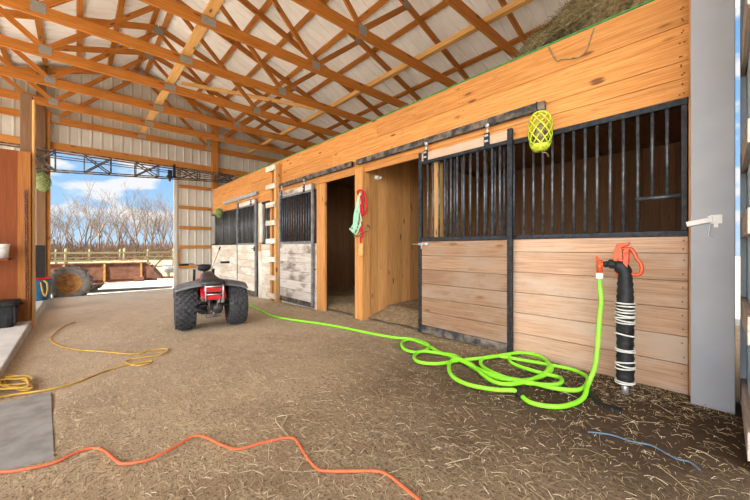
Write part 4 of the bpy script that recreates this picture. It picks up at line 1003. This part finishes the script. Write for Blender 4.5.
def fn(): y = random.uniform(2.0, YE - .3); return Vector((random.uniform(3.40, 3.75), y, ZW + .01 + random.uniform(-.16, .03) * (0 if random.random() < .6 else 0) + random.uniform(0, .05) * noise.noise((y * 1.3, 0, 4)) + .012)), 0
lo = straws(1500, fn, .05, .16, .002, False)
tag(lo.build('loose_hay', M['hay_blade']), 'wisps of loose hay lying along the top of the stall header', 'hay', kind='stuff')
def hz2(x, y): return 2.79 + .30 + .12 * max(0, noise.noise((x * .9, y * .9, 8)))
hb2 = MB().sheet(lambda u, v: (3.46 + 1.3 * u, 2.2 + 9.3 * v, hz2(3.46 + 1.3 * u, 2.2 + 9.3 * v)), 16, 90)
tag(hb2.build('hay_layer', M['hay']), 'thin layer of old hay covering the loft behind the header', 'hay', kind='stuff')

# ------------------------------------------------------------------ bedding in the two open stalls
for y0, y1, lab in ((.4, 3.99, 'dry trodden bedding heaped inside the near open stall'), (4.22, 7.0, 'dark trodden bedding on the floor of the middle stall')):
    def bz(x, y): return fz(y) + .012 + .16 * min(1, max(0, (x - 3.36) / .55)) * (1 + .5 * noise.noise((x * 1.6, y * 1.6, 2))) + .012 * noise.noise((x * 8, y * 8, 1))
    xe = lambda u: 3.455 + 2.6 * u
    mb = MB().sheet(lambda u, v: (xe(u), y0 + (y1 - y0) * v, bz(xe(u), y0 + (y1 - y0) * v)), 30, 44)
    tag(mb.build('bedding', M['bedding']), lab, 'bedding', kind='stuff')
# ------------------------------------------------------------------ loose straw on the aisle floor
def flo(x, y): return fz(y) + .012 * noise.noise((x * 1.7, y * 1.7, 3)) + .007 * noise.noise((x * 6, y * 6, 9))
def fn():
    while True:
        u = random.random()
        if u < .62:
            r = .9 + 5.5 * random.random() ** 1.5; a = YAW + R(random.uniform(-50, 50)); x, y = r * math.sin(a), r * math.cos(a)
        elif u < .85: x, y = WX - abs(random.gauss(0, .28)), random.uniform(.0, 7)
        else: x, y = random.uniform(3.4, 5.0), random.uniform(2.7, 5.3)
        if x < -.45 or y > 11: continue
        if x < -.1 and 2.4 < y < 3.6: continue
        if x > WX - .03 and not (2.85 < y < 3.95 or 4.25 < y < 5.1): continue
        if x > 3.2 and y < .26: continue
        return Vector((x, y, flo(x, y))), 0
mbs = straws(1500, fn, .06, .17, .0012, True, .016)
tag(mbs.build('long_straw', M['straw']), 'long pale stalks of straw scattered over the dirt floor', 'straw', kind='stuff')
tag(straws(20000, fn, .012, .055, .0014, True, .009).build('loose_straw', M['straw']), 'loose straw strewn over the dirt of the aisle', 'straw', kind='stuff')
